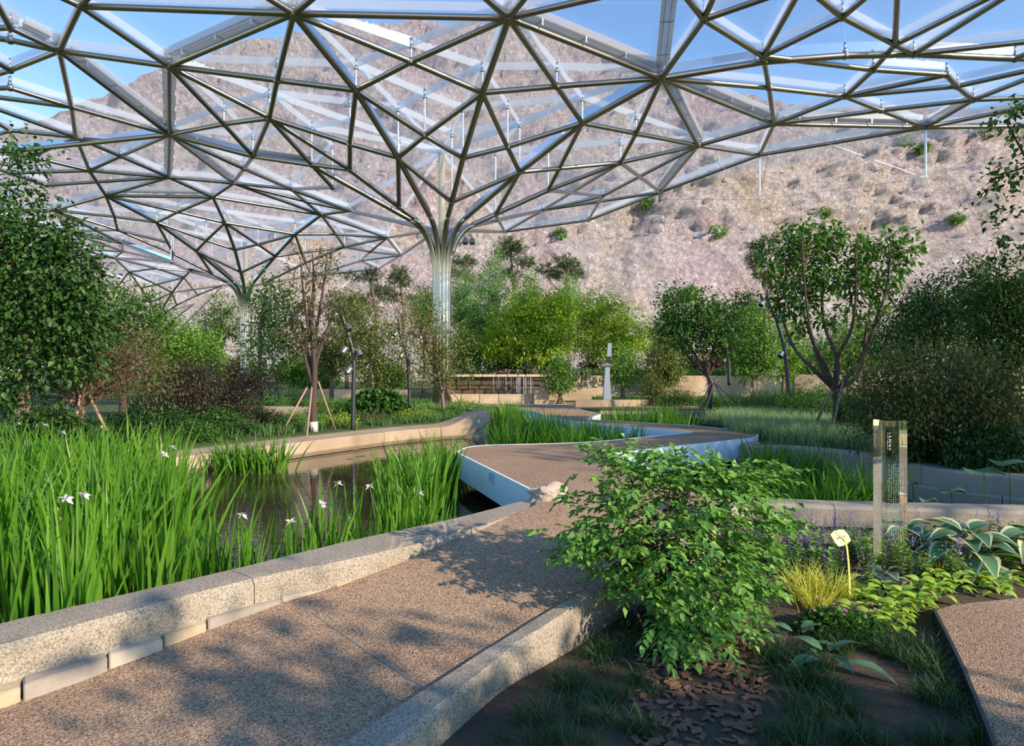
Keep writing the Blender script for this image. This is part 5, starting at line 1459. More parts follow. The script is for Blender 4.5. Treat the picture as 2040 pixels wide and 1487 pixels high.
grass_bed('bank_grass', [(8.2, 12.3), (6.3, 11.7), (6.6, 10.6), (7.2, 9.6), (12, 8.5), (14, 14)], .10, 9000, .22, .014, M['grass'], 'dark green ground cover behind the right pond wall')
grass_bed('tall_grass', [(8.3, 18.5), (6.4, 20.5), (9, 24), (15, 24), (14, 19)], .10, 9000, .9, .014, M['grass'], 'taller green grass behind the grey green drift', kap=.6)
grass_bed('bank_cover', [(-9.6, 9.6), (-7.9, 12), (-6.3, 14.8), (-4.2, 18.2), (-2.2, 20), (-1.2, 20.8), (-2, 25), (-9, 25), (-14, 18), (-13, 11)], 0.0, 22000, .26, .03, M['grass'], 'dark green ground cover along the left bank behind the parapet', th=.5)
grass_bed('bank_cover', [(-9, 25), (-2, 25), (-1.2, 21.5), (-.6, 22), (-.6, 26), (-4, 32), (-14, 33)], 0.0, 9000, .3, .03, M['leaf_mid'], 'green ground cover around the nearest column base', th=.5)
grass_bed('bank_cover', [(3.5, 28.2), (10, 27), (18, 30), (13, 33), (4, 33.5)], 0.02, 9000, .35, .04, M['leaf_mid'], 'green ground cover at the foot of the retaining wall', th=.5)
grass_bed('flower_fringe', [(-3.2, 31.9), (13.2, 33.9), (13.2, 36.5), (-3.2, 34.5)], 1.27, 4000, .4, .06, M['leaf_maple'], 'low planting along the top of the waterfall and retaining walls', th=.6)
rng = np.random.default_rng(77)
p = poly_points([(-3.0, 31.7), (1.4, 31.8), (8, 33.8), (8, 34.4), (-3, 32.4)], 170, rng)
V, Fc, R = leaf_geo(np.c_[p, 1.32 + .25 * rng.random(170)], rng.normal(0, 1, (170, 3)), .12, .1, rng=rng)
tag(link('bedding_flowers', np_mesh('bedding_flowers', V, Fc, M['pink'], rnd=R)), 'pink bedding flowers along the top of the waterfall wall', 'flowers', kind='stuff')

# ------------------------------------------------------------------ irises in the pond
BLADES = []
for k in range(8):
    rng = np.random.default_rng(40 + k)
    V, Fc, R = blades_geo(np.zeros((1, 3)), 0.0, 1.0, 0.034, [0.02 + .025 * k], [[.1, .2, .05, .3, .15, .9, .25, 1.4][k]], 7, rng, taper=2.2, twist=[1.2, .6, 1.57, .9, 1.9, 1.3, .4, 1.1][k])
    BLADES.append(np_mesh('blade', V, Fc, M['iris'], rnd=np.zeros(len(Fc))))
def petal_mesh():
    P = np.zeros((7, 3)); a = np.arange(7) * 2.4
    D = np.stack([np.cos(a), np.sin(a), np.linspace(-.6, .9, 7)], 1)
    V, Fc, R = leaf_geo(P, D, .055, .028, rng=np.random.default_rng(5))
    return np_mesh('flower', V, Fc, M['petal'], rnd=R)
PETAL = petal_mesh()
CLUMP_MESH = []
for k in range(7):
    rng = np.random.default_rng(60 + k)
    n = 26
    bs = np.c_[rng.normal(0, .09, (n, 2)), np.zeros(n)]
    az = np.arctan2(bs[:, 1], bs[:, 0]) + rng.normal(0, .6, n)
    V, Fc, R = blades_geo(bs, az, rng.uniform(.6, 1.05, n), .03, np.abs(rng.normal(.10, .08, n)), np.abs(rng.normal(0, .35, n)), 5, rng, taper=2.2)
    CLUMP_MESH.append(np_mesh('blades', V, Fc, M['iris'], rnd=R))
def iris(x, y, h, label, group, near, rs, spread=.10, nb=15):
    t = empty('iris_clump', (x, y, WZ), label, 'iris', group, rs.uniform(0, 6.28))
    if near:
        for k in range(nb):
            m = BLADES[rs.choice([0, 1, 2, 3, 4, 0, 1, 2, 4, 6, 5 if rs.random() < .5 else 2, 3])]
            o = bpy.data.objects.new('blade', m); COL.objects.link(o); o.parent = t
            a = rs.uniform(0, 6.28); r = abs(rs.gauss(0, spread))
            o.location = (r * math.cos(a), r * math.sin(a), -.04)
            s = h * rs.uniform(.55, 1.05); w = rs.uniform(.8, 1.25)
            o.rotation_euler = (0, 0, a + rs.gauss(0, .7)); o.scale = (w, w, s) if rs.random() < .9 else (w * .8, w * .8, s)
            lean = rs.gauss(0, .05)
            o.rotation_euler.x = lean
    else:
        m = rs.choice(CLUMP_MESH)
        o = bpy.data.objects.new('blades', m); COL.objects.link(o); o.parent = t
        o.scale = (1.1 + h * .3, 1.1 + h * .3, h); o.location = (0, 0, -.04); o['kind'] = 'stuff'
    return t
def flower_on(t, rs, h):
    t['label'] = t['label'].replace('tall green iris clump', 'iris clump with a pale lilac flower')
    st = MB(); dx, dy = rs.uniform(-.1, .1), rs.uniform(-.1, .1)
    st.tube([(0, 0, 0), (dx * .4, dy * .4, h * .6), (dx, dy, h)], [.007, .006, .004], 5).build('flower_stem', M['iris'], t)
    o = link('flower', PETAL, t); o.location = (dx, dy, h); o.rotation_euler = (rs.uniform(-.4, .4), 0, rs.uniform(0, 6))
rs = random.Random(11)
ko = smooth_line(KO, 200)
def kerb_out(u, off_):
    i = int(u * 198); p = ko[i]; q = (ko[i + 1] - p).normalized()
    return p + Vector((-q.y, q.x)) * off_
# dense rows against the near kerb
g1 = 'irises along the near kerb'
l1 = 'tall green iris clump in the pond right behind the near granite kerb'
cand = []
for k in range(46):
    u = .16 + .70 * (k + rs.random()) / 46
    p = kerb_out(u, .10 + .75 * rs.random() ** 1.2)
    px = HX + F * p.x / p.y
    if px > 895: continue
    h = 1.32 - .30 * max(0, min(1, (px - 250) / 450)) + rs.uniform(-.12, .12)
    if 360 < px < 620:
        h -= .12
        if rs.random() < .35: continue
    cand.append((p, h))
for p, h in cand:
    t = iris(p.x, p.y, h, l1, g1, True, rs)
    if rs.random() < .22: flower_on(t, rs, h * .85)
g2 = 'irises in the left part of the pond'
l2 = 'tall green iris clump out in the left part of the pond'
k = 0
while k < 70:
    y = rs.uniform(5.6, 10.6); px = rs.uniform(-60, 350 - 6 * (y - 6)); x = (px - HX) * y / F
    # keep off the near kerb
    if any((Vector((x, y)) - q).length < .55 for q in ko[::6]): continue
    if -9.0 > x + .0 * y: continue
    t = iris(x, y, rs.uniform(1.12, 1.4) + .02 * (y - 6), l2, g2, False, rs); k += 1
    if rs.random() < .15: flower_on(t, rs, 1.15)
g3_, l3 = 'irises before the bridge tip', 'green iris clump in open water left of the bridge tip'
for px, py in ((800, 1040), (830, 1030), (860, 1022), (785, 1020), (820, 1005), (850, 1000), (880, 985), (905, 975), (870, 962), (840, 975), (905, 955), (800, 985), (780, 1000)):
    p = ground(px + rs.uniform(-8, 8), py, WZ); iris(p.x, p.y, rs.uniform(.85, 1.05), l3, g3_, False, rs)
g4, l4 = 'irises of the small patch by the far parapet', 'iris clump of the small bright reed patch in front of the far parapet'
for k in range(9):
    p = ground(440 + 14 * k, rs.uniform(934, 945), WZ); iris(p.x, p.y, rs.uniform(.62, .85), l4, g4, False, rs)
g5, l5 = 'irises between the parapet end and the bridge', 'bright green iris clump between the end of the far parapet and the bridge'
poly = [(-.35, 13.4), (-.3, 18.6), (.5, 19.2), (1.3, 17.2), (2.3, 15.8), (2.9, 14.6), (1.6, 13.35)]
for q in poly_points(poly, 46, np.random.default_rng(3)): iris(q[0], q[1], rs.uniform(.8, 1.05), l5, g5, False, rs)
for q in poly_points([(.3, 20.2), (.1, 22.6), (-.4, 24), (-.5, 21)], 10, np.random.default_rng(4)): iris(q[0], q[1], rs.uniform(.9, 1.2), 'iris clump at the far left bend of the bridge, behind the parapet end', 'irises at the far bend', False, rs)
for q in poly_points([(3.0, 18.6), (4.8, 17.4), (5.3, 19.2), (4.8, 20.6), (3.1, 20.8)], 16, np.random.default_rng(5)): iris(q[0], q[1], rs.uniform(1.0, 1.3), 'dark green iris clump behind the inner bend on the right side of the bridge', 'irises right of the far bend', False, rs)
for px, d_, h in ((1508, 11.9, .95), (1522, 11.6, .9), (1538, 11.9, .95), (1552, 11.4, .9), (1500, 11.3, .85), (1565, 11.0, .75), (1600, 11.4, .9), (1622, 11.2, .9), (1636, 11.0, .8)):
    iris((px - HX) * d_ / F, d_, h, 'iris clump against the right pond wall beside the bridge end', 'irises at the right bridge end', False, rs)
for q in poly_points([(3.4, 9.4), (3.9, 8.2), (4.0, 8.3), (3.9, 9.6)], 7, np.random.default_rng(8)): iris(q[0], q[1], rs.uniform(.45, .6), 'short iris clump in the right pond behind the big bush', 'irises behind the big bush', False, rs)
for px, d_, h in ((1620, 8.7, .62), (1640, 8.9, .75), (1660, 8.6, .72), (1680, 8.8, .7), (1650, 9.2, .8), (1700, 8.7, .6), (1718, 9.0, .95), (1732, 8.8, .9), (1728, 9.3, 1.0), (1670, 9.1, .75)):
    iris((px - HX) * d_ / F, d_, h, 'iris clump in the right pond behind the plant label, left of the glass pillar', 'irises behind the glass pillar', False, rs)
# lily pads
def pad_mesh():
    n = 12; a = np.linspace(.25, 6.03, n)
    V = np.r_[[[0, 0, .006]], np.c_[np.cos(a), np.sin(a), np.zeros(n)] * [.1, .1, 1]]
    V2 = V - [0, 0, .008]
    Fc = [[0, i + 1, i + 2] for i in range(n - 1)]
    Fb = [[n + 1, n + 1 + i + 2, n + 1 + i + 1] for i in range(n - 1)]
    return np_mesh('lily_pad', np.r_[V, V2], Fc + Fb, M['pad'], rnd=np.zeros(2 * n - 2))
PAD = pad_mesh()
for (x0, x1, y0, y1, n, lab, g) in ((740, 905, 1000, 1050, 16, 'small lily pad floating in front of the bridge', 'lily pads by the bridge'), (690, 940, 880, 925, 22, 'small lily pad floating near the far parapet end', 'lily pads by the parapet')):
    for k in range(n):
        p = ground(rs.uniform(x0, x1), rs.uniform(y0, y1), WZ)
        o = link('lily_pad', PAD); o.location = (p.x, p.y, WZ + .005); o.rotation_euler.z = rs.uniform(0, 6); s = rs.uniform(.5, 1.2); o.scale = (s, s, 1)
        tag(o, lab, 'lily pad', g)
# lotus leaves standing in the right pond
for px, py, d_, r in ((1960, 942, 8.0, .22), (1895, 980, 8.2, .16), (1818, 966, 8.6, .07), (2010, 925, 8.0, .20), (1850, 1000, 8.0, .10)):
    p = at(px, py, d_)
    t = empty('lotus', (p.x, p.y, WZ), None, 'lotus', 'lotus plants in the right pond'); t['label'] = {1960: 'lotus with a broad raised leaf in the right pond, near the wall', 1895: 'lotus with a mid sized leaf behind the front parapet', 1818: 'small lotus leaf right beside the glass pillar', 2010: 'highest lotus leaf at the right edge', 1850: 'low small lotus leaf behind the front parapet'}[px]
    h = p.z - WZ
    MB().tube([(0, 0, -.3), (.03, .02, h * .6), (0, 0, h)], [.008, .007, .005], 6).build('leaf_stem', M['iris'], t)
    n = 18; a = np.linspace(0, 2 * np.pi, n, endpoint=False)
    V = np.r_[[[0, 0, h]], np.c_[np.cos(a) * r * .5, np.sin(a) * r * .5, np.full(n, h + .012)], np.c_[np.cos(a) * r, np.sin(a) * r, h + .02 + .03 * np.sin(3 * a)]]
    Fc = [[0, 1 + i, 1 + (i + 1) % n] for i in range(n)] + [[1 + i, 1 + n + i, 1 + n + (i + 1) % n] for i in range(n)] + [[1 + i, 1 + n + (i + 1) % n, 1 + (i + 1) % n] for i in range(n)]
    link('leaf', np_mesh('leaf', V, Fc, M['hosta_blue'], rnd=np.zeros(3 * n)), t)
# ------------------------------------------------------------------ the big bush in the foreground
def leaf_mesh(name, mat, L=1.0, W=.5, droop=.18, n=4, fold=.12, edge=None):
    s = np.linspace(0, 1, n + 1); w = W * np.sin(np.pi * np.clip(s ** .75, 0, 1)) * .5; w[0] = W * .04; w[-1] = 0
    V = []
    for i in range(n + 1):
        z = -droop * s[i] ** 2
        V += [(s[i] * L, 0, z), (s[i] * L, w[i], z + w[i] * fold * 2), (s[i] * L, -w[i], z + w[i] * fold * 2)]
    Fc = []
    for i in range(n):
        a, b = 3 * i, 3 * i + 3
        Fc += [[a, b, b + 1], [a, b + 1, a + 1], [a, a + 2, b + 2], [a, b + 2, b]]
    return np_mesh(name, np.array(V), Fc, mat, rnd=np.zeros(len(Fc)))
def big_bush():
    base = Vector((1.06, 4.75, zbed(1.06, 4.75)))
    t = empty('leafy_bush', base, 'big fresh green leafy bush in the foreground beside the path', 'bush')
    rng = np.random.default_rng(21)
    d = 4.75
    lobes = [lobe(1310, 930, 130, 50, d, .45), lobe(1230, 1000, 120, 60, d, .45), lobe(1400, 985, 150, 70, d, .55), lobe(1160, 1075, 75, 50, d, .4), lobe(1300, 1080, 150, 70, d - .1, .55), lobe(1460, 1080, 120, 70, d, .5),
             lobe(1380, 1160, 140, 70, d - .15, .55), lobe(1240, 1140, 90, 50, d, .4), lobe(1480, 960, 90, 40, d, .35), lobe(1420, 1225, 100, 45, d - .3, .4), lobe(1530, 1030, 70, 30, d, .3), lobe(1210, 905, 50, 25, d, .25),
             lobe(1350, 1265, 60, 40, d - .5, .3), lobe(1545, 935, 45, 20, d, .2), lobe(1500, 1160, 60, 50, d - .1, .35)]
    m = 1150
    T, dd, which = twig_points(lobes, m, rng, .75)
    C = np.array(base) + np.array([0, 0, .45])
    out = unit(T - C) ; out = unit(out * [1, 1, .35] + rng.normal(0, .35, (m, 3)))
    per = 7
    # a spray: leaflets alternate along a drooping twig
    P, D, S = [], [], []
    for i in range(m):
        o_ = out[i]; side = np.cross(o_, [0, 0, 1.0]); side /= max(np.linalg.norm(side), 1e-6)
        ln = rng.uniform(.10, .20)
        for k in range(per):
            s = (k + .5) / per; sg = 1 if k % 2 else -1
            P.append(T[i] + o_ * ln * (s - .5) + np.array([0, 0, -.04 * s * s])); D.append(o_ * .65 + side * sg * (.85 if k < per - 1 else .1) + np.array([0, 0, -.28]) + rng.normal(0, .18, 3)); S.append(rng.uniform(.7, 1.15))
    P, D, S = np.array(P), unit(np.array(D)), np.array(S)
    # the 290 leaves nearest to the lens are parts of their own
    LM = [leaf_mesh('leaf', M['leaf_bush'], 1, .52, .15), leaf_mesh('leaf', M['leaf_bush'], 1, .46, .28)]
    order = np.argsort(np.linalg.norm(P - np.array([0, 0, EYE]), axis=1))
    sel = order[:290]; rest = order[290:]
    for i in sel:
        o = link('leaf', LM[i % 2], t)
        x = Vector(D[i]); y = Vector((0, 0, 1)).cross(x); y = (y + Vector(rng.normal(0, .3, 3))).normalized(); y = (y - x * y.dot(x)).normalized(); z = x.cross(y)
        s = .072 * S[i]
        o.matrix_local = Matrix.Translation(Vector(P[i]) - base) @ Matrix(((x.x, y.x, z.x), (x.y, y.y, z.y), (x.z, y.z, z.z))).to_4x4() @ Matrix.Diagonal((s, s, s, 1))
    V, Fc, R = leaf_geo(P[rest] - np.array(base), D[rest], .070 * S[rest], .042 * S[rest], rng=rng, up=np.tile([0, 0, 1.0], (len(rest), 1)) + rng.normal(0, .3, (len(rest), 3)))
    o = link('foliage', np_mesh('foliage', V, Fc, M['leaf_bush'], rnd=R), t); o['kind'] = 'stuff'
    mb = MB()
    for k in range(14):
        a = rng.uniform(0, 6.28); tgt = Vector(T[rng.integers(m)])
        b0 = base + Vector((.12 * math.cos(a), .12 * math.sin(a), -.03))
        midp = b0.lerp(tgt, .5) + Vector((0, 0, .15))
        mb.tube([b0 - base, midp - base, tgt - base], [.014, .009, .004], 6, cap=False)
        for j in range(6):
            t2 = Vector(T[rng.integers(m)]); 
            if (t2 - midp).length < .7: mb.tube([midp - base, midp.lerp(t2, .5) - base + Vector((0, 0, .03)), t2 - base], [.007, .005, .003], 5, cap=False)
    mb.build('stems', M['bark_dark'], t, smooth=True)
big_bush()

# ------------------------------------------------------------------ flower bed plants
rs = random.Random(23)
SPIKE = None
def spike_mesh(mat, h=.16, n=26, r=.010):
    rng = np.random.default_rng(9)
    s = np.linspace(0, 1, n); a = rng.uniform(0, 6.28, n)
    P = np.c_[np.zeros(n), np.zeros(n), s * h]; D = np.c_[np.cos(a), np.sin(a), np.full(n, .7)]
    V, Fc, R = leaf_geo(P, D, .02 * (1.1 - s * .7), .012 * (1.1 - s * .6), rng=rng)
    return np_mesh('flower_spike', V, Fc, mat, rnd=R)
SPIKE = spike_mesh(M['violet'])
SALV = []
for k in range(5):
    rng = np.random.default_rng(300 + k)
    parts = []
    for j in range(13):
        a = rng.uniform(0, 6.28); h = rng.uniform(.16, .30); lean = rng.uniform(.0, .35)
        n = 16; s = np.linspace(.1, 1, n)
        P = np.c_[np.cos(a) * lean * h * s, np.sin(a) * lean * h * s, h * s]; b = np.arange(n) * 2.4
        parts.append(leaf_geo(P, np.c_[np.cos(b), np.sin(b), np.full(n, .35)], .055 * (1.1 - .6 * s), .018, rng=rng))
    V, Fc, R = merge(parts); SALV.append(np_mesh('foliage', V, Fc, M['salvia'], rnd=R))
def salvia(x, y, label, group, spikes=6, sc=1.0):
    t = empty('salvia', (x, y, zbed(x, y)), label, 'flower', group, rs.uniform(0, 6.28))
    o = link('foliage', rs.choice(SALV), t); o['kind'] = 'stuff'; o.scale = (sc,) * 3
    for k in range(spikes):
        o = link('flower_spike', SPIKE, t); a = rs.uniform(0, 6.28); r = rs.uniform(.03, .14)
        o.location = (r * math.cos(a), r * math.sin(a), rs.uniform(.20, .30) * sc); o.rotation_euler = (rs.uniform(-.25, .25), rs.uniform(-.25, .25), a); s = rs.uniform(.7, 1.15); o.scale = (s, s, s)
for q in poly_points([(2.15, 6.55), (1.95, 5.9), (2.3, 5.45), (3.4, 5.5), (4.4, 5.6), (5.0, 6.2), (4.9, 6.5)], 90, np.random.default_rng(31)):
    if abs(q[0] - 3.18) < .2 and abs(q[1] - 5.6) < .2: continue
    if (q[0] - 4.05) ** 2 + (q[1] - 5.95) ** 2 < .12 or (q[0] - 4.72) ** 2 + (q[1] - 5.95) ** 2 < .12: continue
    salvia(q[0], q[1], 'violet flowering salvia between the big bush and the plant label, below the front parapet' if q[0] < 2.55 else ('violet flowering salvia around the glass pillar, right of the plant label' if q[0] < 3.6 else 'violet flowering salvia right of the glass pillar, below the blue green hostas'), 'salvias left of the plant label' if q[0] < 2.55 else ('salvias around the glass pillar' if q[0] < 3.6 else 'salvias right of the glass pillar'), rs.randint(2, 6) if q[0] < 3.0 else rs.randint(0, 3), rs.uniform(.9, 1.25))

def tuft(name, px, py, z, n, L, W, mat, label, cat, group=None, th=.35, kap=1.3, r=.05, d=None):
    p = ground(px, py, z) if d is None else d
    rng = np.random.default_rng(int(px * 7 + py))
    t = empty(name, (p[0], p[1], zbed(p[0], p[1])), label, cat, group)
    bs = np.c_[rng.normal(0, r, (n, 2)), np.zeros(n)]
    V, Fc, R = blades_geo(bs, np.arctan2(bs[:, 1], bs[:, 0]) + rng.normal(0, .5, n), L * rng.uniform(.6, 1.1, n), W, np.abs(rng.normal(th, .2, n)), rng.uniform(.4, 1, n) * kap, 5, rng, taper=1.8)
    o = link('blades', np_mesh('blades', V, Fc, mat, rnd=R), t); o['kind'] = 'stuff'
    return t
tuft('golden_sedge', 1600, 1195, -.24, 170, .36, .009, M['sedge'], 'golden yellow sedge tuft beside the bush, left one', 'grass', 'golden sedges', th=.3)
tuft('golden_sedge', 1660, 1200, -.24, 170, .34, .009, M['sedge'], 'golden yellow sedge tuft in front of the salvias, right one', 'grass', 'golden sedges', th=.3)
tuft('golden_sedge', 1630, 1215, -.25, 110, .30, .009, M['sedge'], 'golden yellow sedge tuft in front of the pair, nearest the lens', 'grass', 'golden sedges', th=.4)
tuft('sedge', 1925, 1145, -.24, 60, .34, .010, M['hosta_lime'], 'thin arching grass tuft below the big blue hosta', 'grass', th=.3)
tuft('sedge', 1880, 1150, -.24, 50, .26, .009, M['sedge'], 'small yellowish grass tuft left of the big blue hosta', 'grass', th=.4)

# hostas with a cream margin drawn as a rim of its own colour
def hosta_leaf(name, mat, W, edge=None):
    n = 7; s = np.linspace(0, 1, n); w = W * np.sin(np.pi * s ** .62) * .5; w[0] = .03; w[-1] = 0
    V, Fc, Mi = [], [], []
    cols = [-1, -.72, 0, .72, 1]
    for i in range(n):
        z = .10 * math.sin(s[i] * 2.2) - .30 * s[i] ** 2
        for c in cols: V.append((s[i], w[i] * c, z + abs(c) * w[i] * .35 + .012 * math.sin(9 * s[i] + 3 * c)))
    for i in range(n - 1):
        for k in range(4):
            a = i * 5 + k; Fc.append([a, a + 5, a + 6, a + 1]); Mi.append(1 if (edge and k in (0, 3)) else 0)
    me = np_mesh(name, np.array(V), Fc, mat, smooth=True, rnd=np.zeros(len(Fc)))
    if edge: me.materials.append(edge)
    me.polygons.foreach_set('material_index', Mi)
    return me
HB = hosta_leaf('leaf', M['hosta_blue'], .62, M['hosta_edge']); HL = hosta_leaf('leaf', M['hosta_lime'], .62); HG = hosta_leaf('leaf', M['hosta_blue'], .30)
STALK = MB().tube([(0, 0, 0), (.25, 0, .35), (.5, 0, .5)], [.018, .014, .010], 5).mesh('leaf_stalk', M['hosta_blue'])
def hosta(x, y, z, me, n, size, label, group=None, h=.12, tilt=.2, cat='hosta'):
    t = empty('hosta', (x, y, z), label, cat, group)
    for k in range(n):
        ring = k / n
        a = k * 2.4 + rs.uniform(-.25, .25); rr = size * (.15 + .75 * ring)
        o = link('leaf', me, t)
        o.location = (rr * math.cos(a) * .6, rr * math.sin(a) * .6, h * (1.35 - ring) + .02)
        s = size * rs.uniform(.75, 1.1)
        o.rotation_euler = (rs.uniform(-.2, .2), tilt * (ring * 1.7 - .8) + rs.uniform(-.15, .15), a); o.scale = (s, s, s)
p = (4.05, 5.6); hosta(4.05, 5.95, zbed(4.05, 5.95), HB, 24, .38, 'large blue green hosta with cream leaf edges below the front parapet', h=.26)
hosta(4.72, 5.95, zbed(4.72, 5.95), HB, 22, .38, 'second blue green cream edged hosta at the right edge', h=.24)
hosta(3.72, 6.3, zbed(3.72, 6.3), HB, 16, .28, 'smaller cream edged hosta left of the large blue one', h=.22)
k = 0
for px, py in ((1720, 1215), (1755, 1232), (1790, 1240), (1760, 1200), (1800, 1215), (1830, 1228), (1835, 1200), (1870, 1210), (1860, 1185), (1700, 1240), (1735, 1255), (1900, 1195), (1690, 1190), (1780, 1262)):
    q = ground(px, py, -.25); hosta(q.x, q.y, zbed(q.x, q.y), HL, 15, .125, 'lime yellow hosta in the sunlit drift around the pillar foot', 'lime hostas at the pillar foot', h=.09, tilt=.35)
for px, py in ((1950, 1185), (1985, 1195), (2010, 1180), (1960, 1165), (2005, 1160)):
    q = ground(px, py, -.25); hosta(q.x, q.y, zbed(q.x, q.y), HL, 13, .12, 'lime yellow hosta above the corner path at the right edge', 'lime hostas by the corner path', h=.09, tilt=.35)
for px, py, lab in ((1555, 1140, 'cream edged hosta half hidden behind the big bush'), (1590, 1150, 'cream edged hosta between the bush and the golden sedge'), (1765, 1180, 'single cream edged hosta at the foot of the glass pillar')):
    q = ground(px, py, -.25); hosta(q.x, q.y, zbed(q.x, q.y), HB, 8, .16, lab, h=.10)
for px, py, lab in ((1590, 1300, 'pale grey green broad leaf plant in front of the pink flowers'), (1650, 1340, 'grey green broad leaf plant at the bottom edge')):
    q = ground(px, py, -.29); hosta(q.x, q.y, zbed(q.x, q.y), HG, 7, .26, lab, h=.06, cat='plant')

# geranium cushion with pink flowers
def geranium():
    q = ground(1675, 1262, -.26)
    t = empty('geranium', (q.x, q.y, zbed(q.x, q.y)), 'dark green geranium cushion with small pink flowers before the lime hostas', 'flower')
    rng = np.random.default_rng(91); n = 900
    d_ = unit(rng.normal(size=(n, 3))); d_[:, 2] = np.abs(d_[:, 2])
    P = d_ * [.30, .24, .15] * rng.uniform(.6, 1.05, (n, 1)); V, Fc, R = leaf_geo(P, d_ + rng.normal(0, .4, (n, 3)), .045, .045, rng=rng)
    o = link('foliage', np_mesh('foliage', V, Fc, M['leaf_maple'], rnd=R), t); o['kind'] = 'stuff'
    rsx = random.Random(4)
    FL = []
    D = np.array([[math.cos(a), math.sin(a), .35] for a in np.arange(5) * 1.257])
    V, Fc, R = leaf_geo(np.zeros((5, 3)), D, .014, .012, rng=rng); fm = np_mesh('flower', V, Fc, M['pink'], rnd=R)
    for k in range(30):
        o = link('flower', fm, t); o.location = (rsx.gauss(.02, .12), rsx.gauss(.03, .10), rsx.uniform(.14, .20)); o.rotation_euler = (rsx.uniform(-.6, .6), rsx.uniform(-.6, .6), 0)
geranium()

# mondo grass tufts along the front of the bed
MONDO = []
for k in range(5):
    rng = np.random.default_rng(700 + k); n = 46
    bs = np.c_[rng.normal(0, .03, (n, 2)), np.zeros(n)]
    V, Fc, R = blades_geo(bs, rng.uniform(0, 6.28, n), rng.uniform(.10, .20, n), .005, np.abs(rng.normal(.45, .2, n)), rng.uniform(.6, 1.6, n), 4, rng)
    MONDO.append(np_mesh('grass_tuft', V, Fc, M['mondo'], rnd=R))
npts = list(poly_points([(-.2, 3.55), (.2, 4.0), (.9, 4.9), (1.25, 5.35), (1.5, 5.2), (1.45, 4.6), (.9, 4.2), (.75, 3.4), (.2, 2.9)], 60, np.random.default_rng(41))) + list(poly_points([(1.2, 3.1), (1.5, 4.3), (2.2, 4.55), (2.9, 4.75), (2.6, 3.9), (2.4, 3.3)], 150, np.random.default_rng(42)))
for q in npts:
    if (q[0] - 2.2) ** 2 + (q[1] - 4.05) ** 2 < .06 or (q[0] - 2.1) ** 2 + (q[1] - 3.6) ** 2 < .07 or (q[0] - 1.25) ** 2 + (q[1] - 3.75) ** 2 < .09: continue
    o = link('grass_tuft', rs.choice(MONDO)); o.location = (q[0], q[1], zbed(q[0], q[1]) - .005); o.rotation_euler.z = rs.uniform(0, 6); s = rs.uniform(.8, 1.3); o.scale = (s, s, s)
    tag(o, 'low dark green mondo grass tuft on the shaded soil of the bed' if q[0] > 1.2 and q[1] < 4.8 else 'dark grass tuft at the foot of the path kerb under the bush', 'grass', 'mondo grass tufts on the soil' if q[0] > 1.2 and q[1] < 4.8 else 'grass tufts along the path kerb')
# bark mulch under the bush
rng = np.random.default_rng(55)
q = poly_points([(.55, 3.2), (.8, 4.3), (1.2, 4.9), (1.7, 4.5), (1.5, 3.9), (1.2, 3.3)], 420, rng)
mb = MB()
for x, y in q:
    R_ = Matrix.Translation((x, y, zbed(x, y) + .012)) @ Matrix.Rotation(rng.uniform(0, 6.28), 4, 'Z') @ Matrix.Rotation(rng.normal(0, .3), 4, 'X')
    mb.box((0, 0, 0), (rng.uniform(.03, .08), rng.uniform(.015, .035), .008), R_)
M['mulch'] = grainy('bark_mulch', [(0.05, 0.028, 0.018), (0.16, 0.085, 0.055), (0.26, 0.15, 0.10)], 12, rough=1.0, bump=.4)
tag(mb.build('bark_mulch', M['mulch']), 'reddish brown bark chips on the soil under the big bush', 'mulch', kind='stuff')

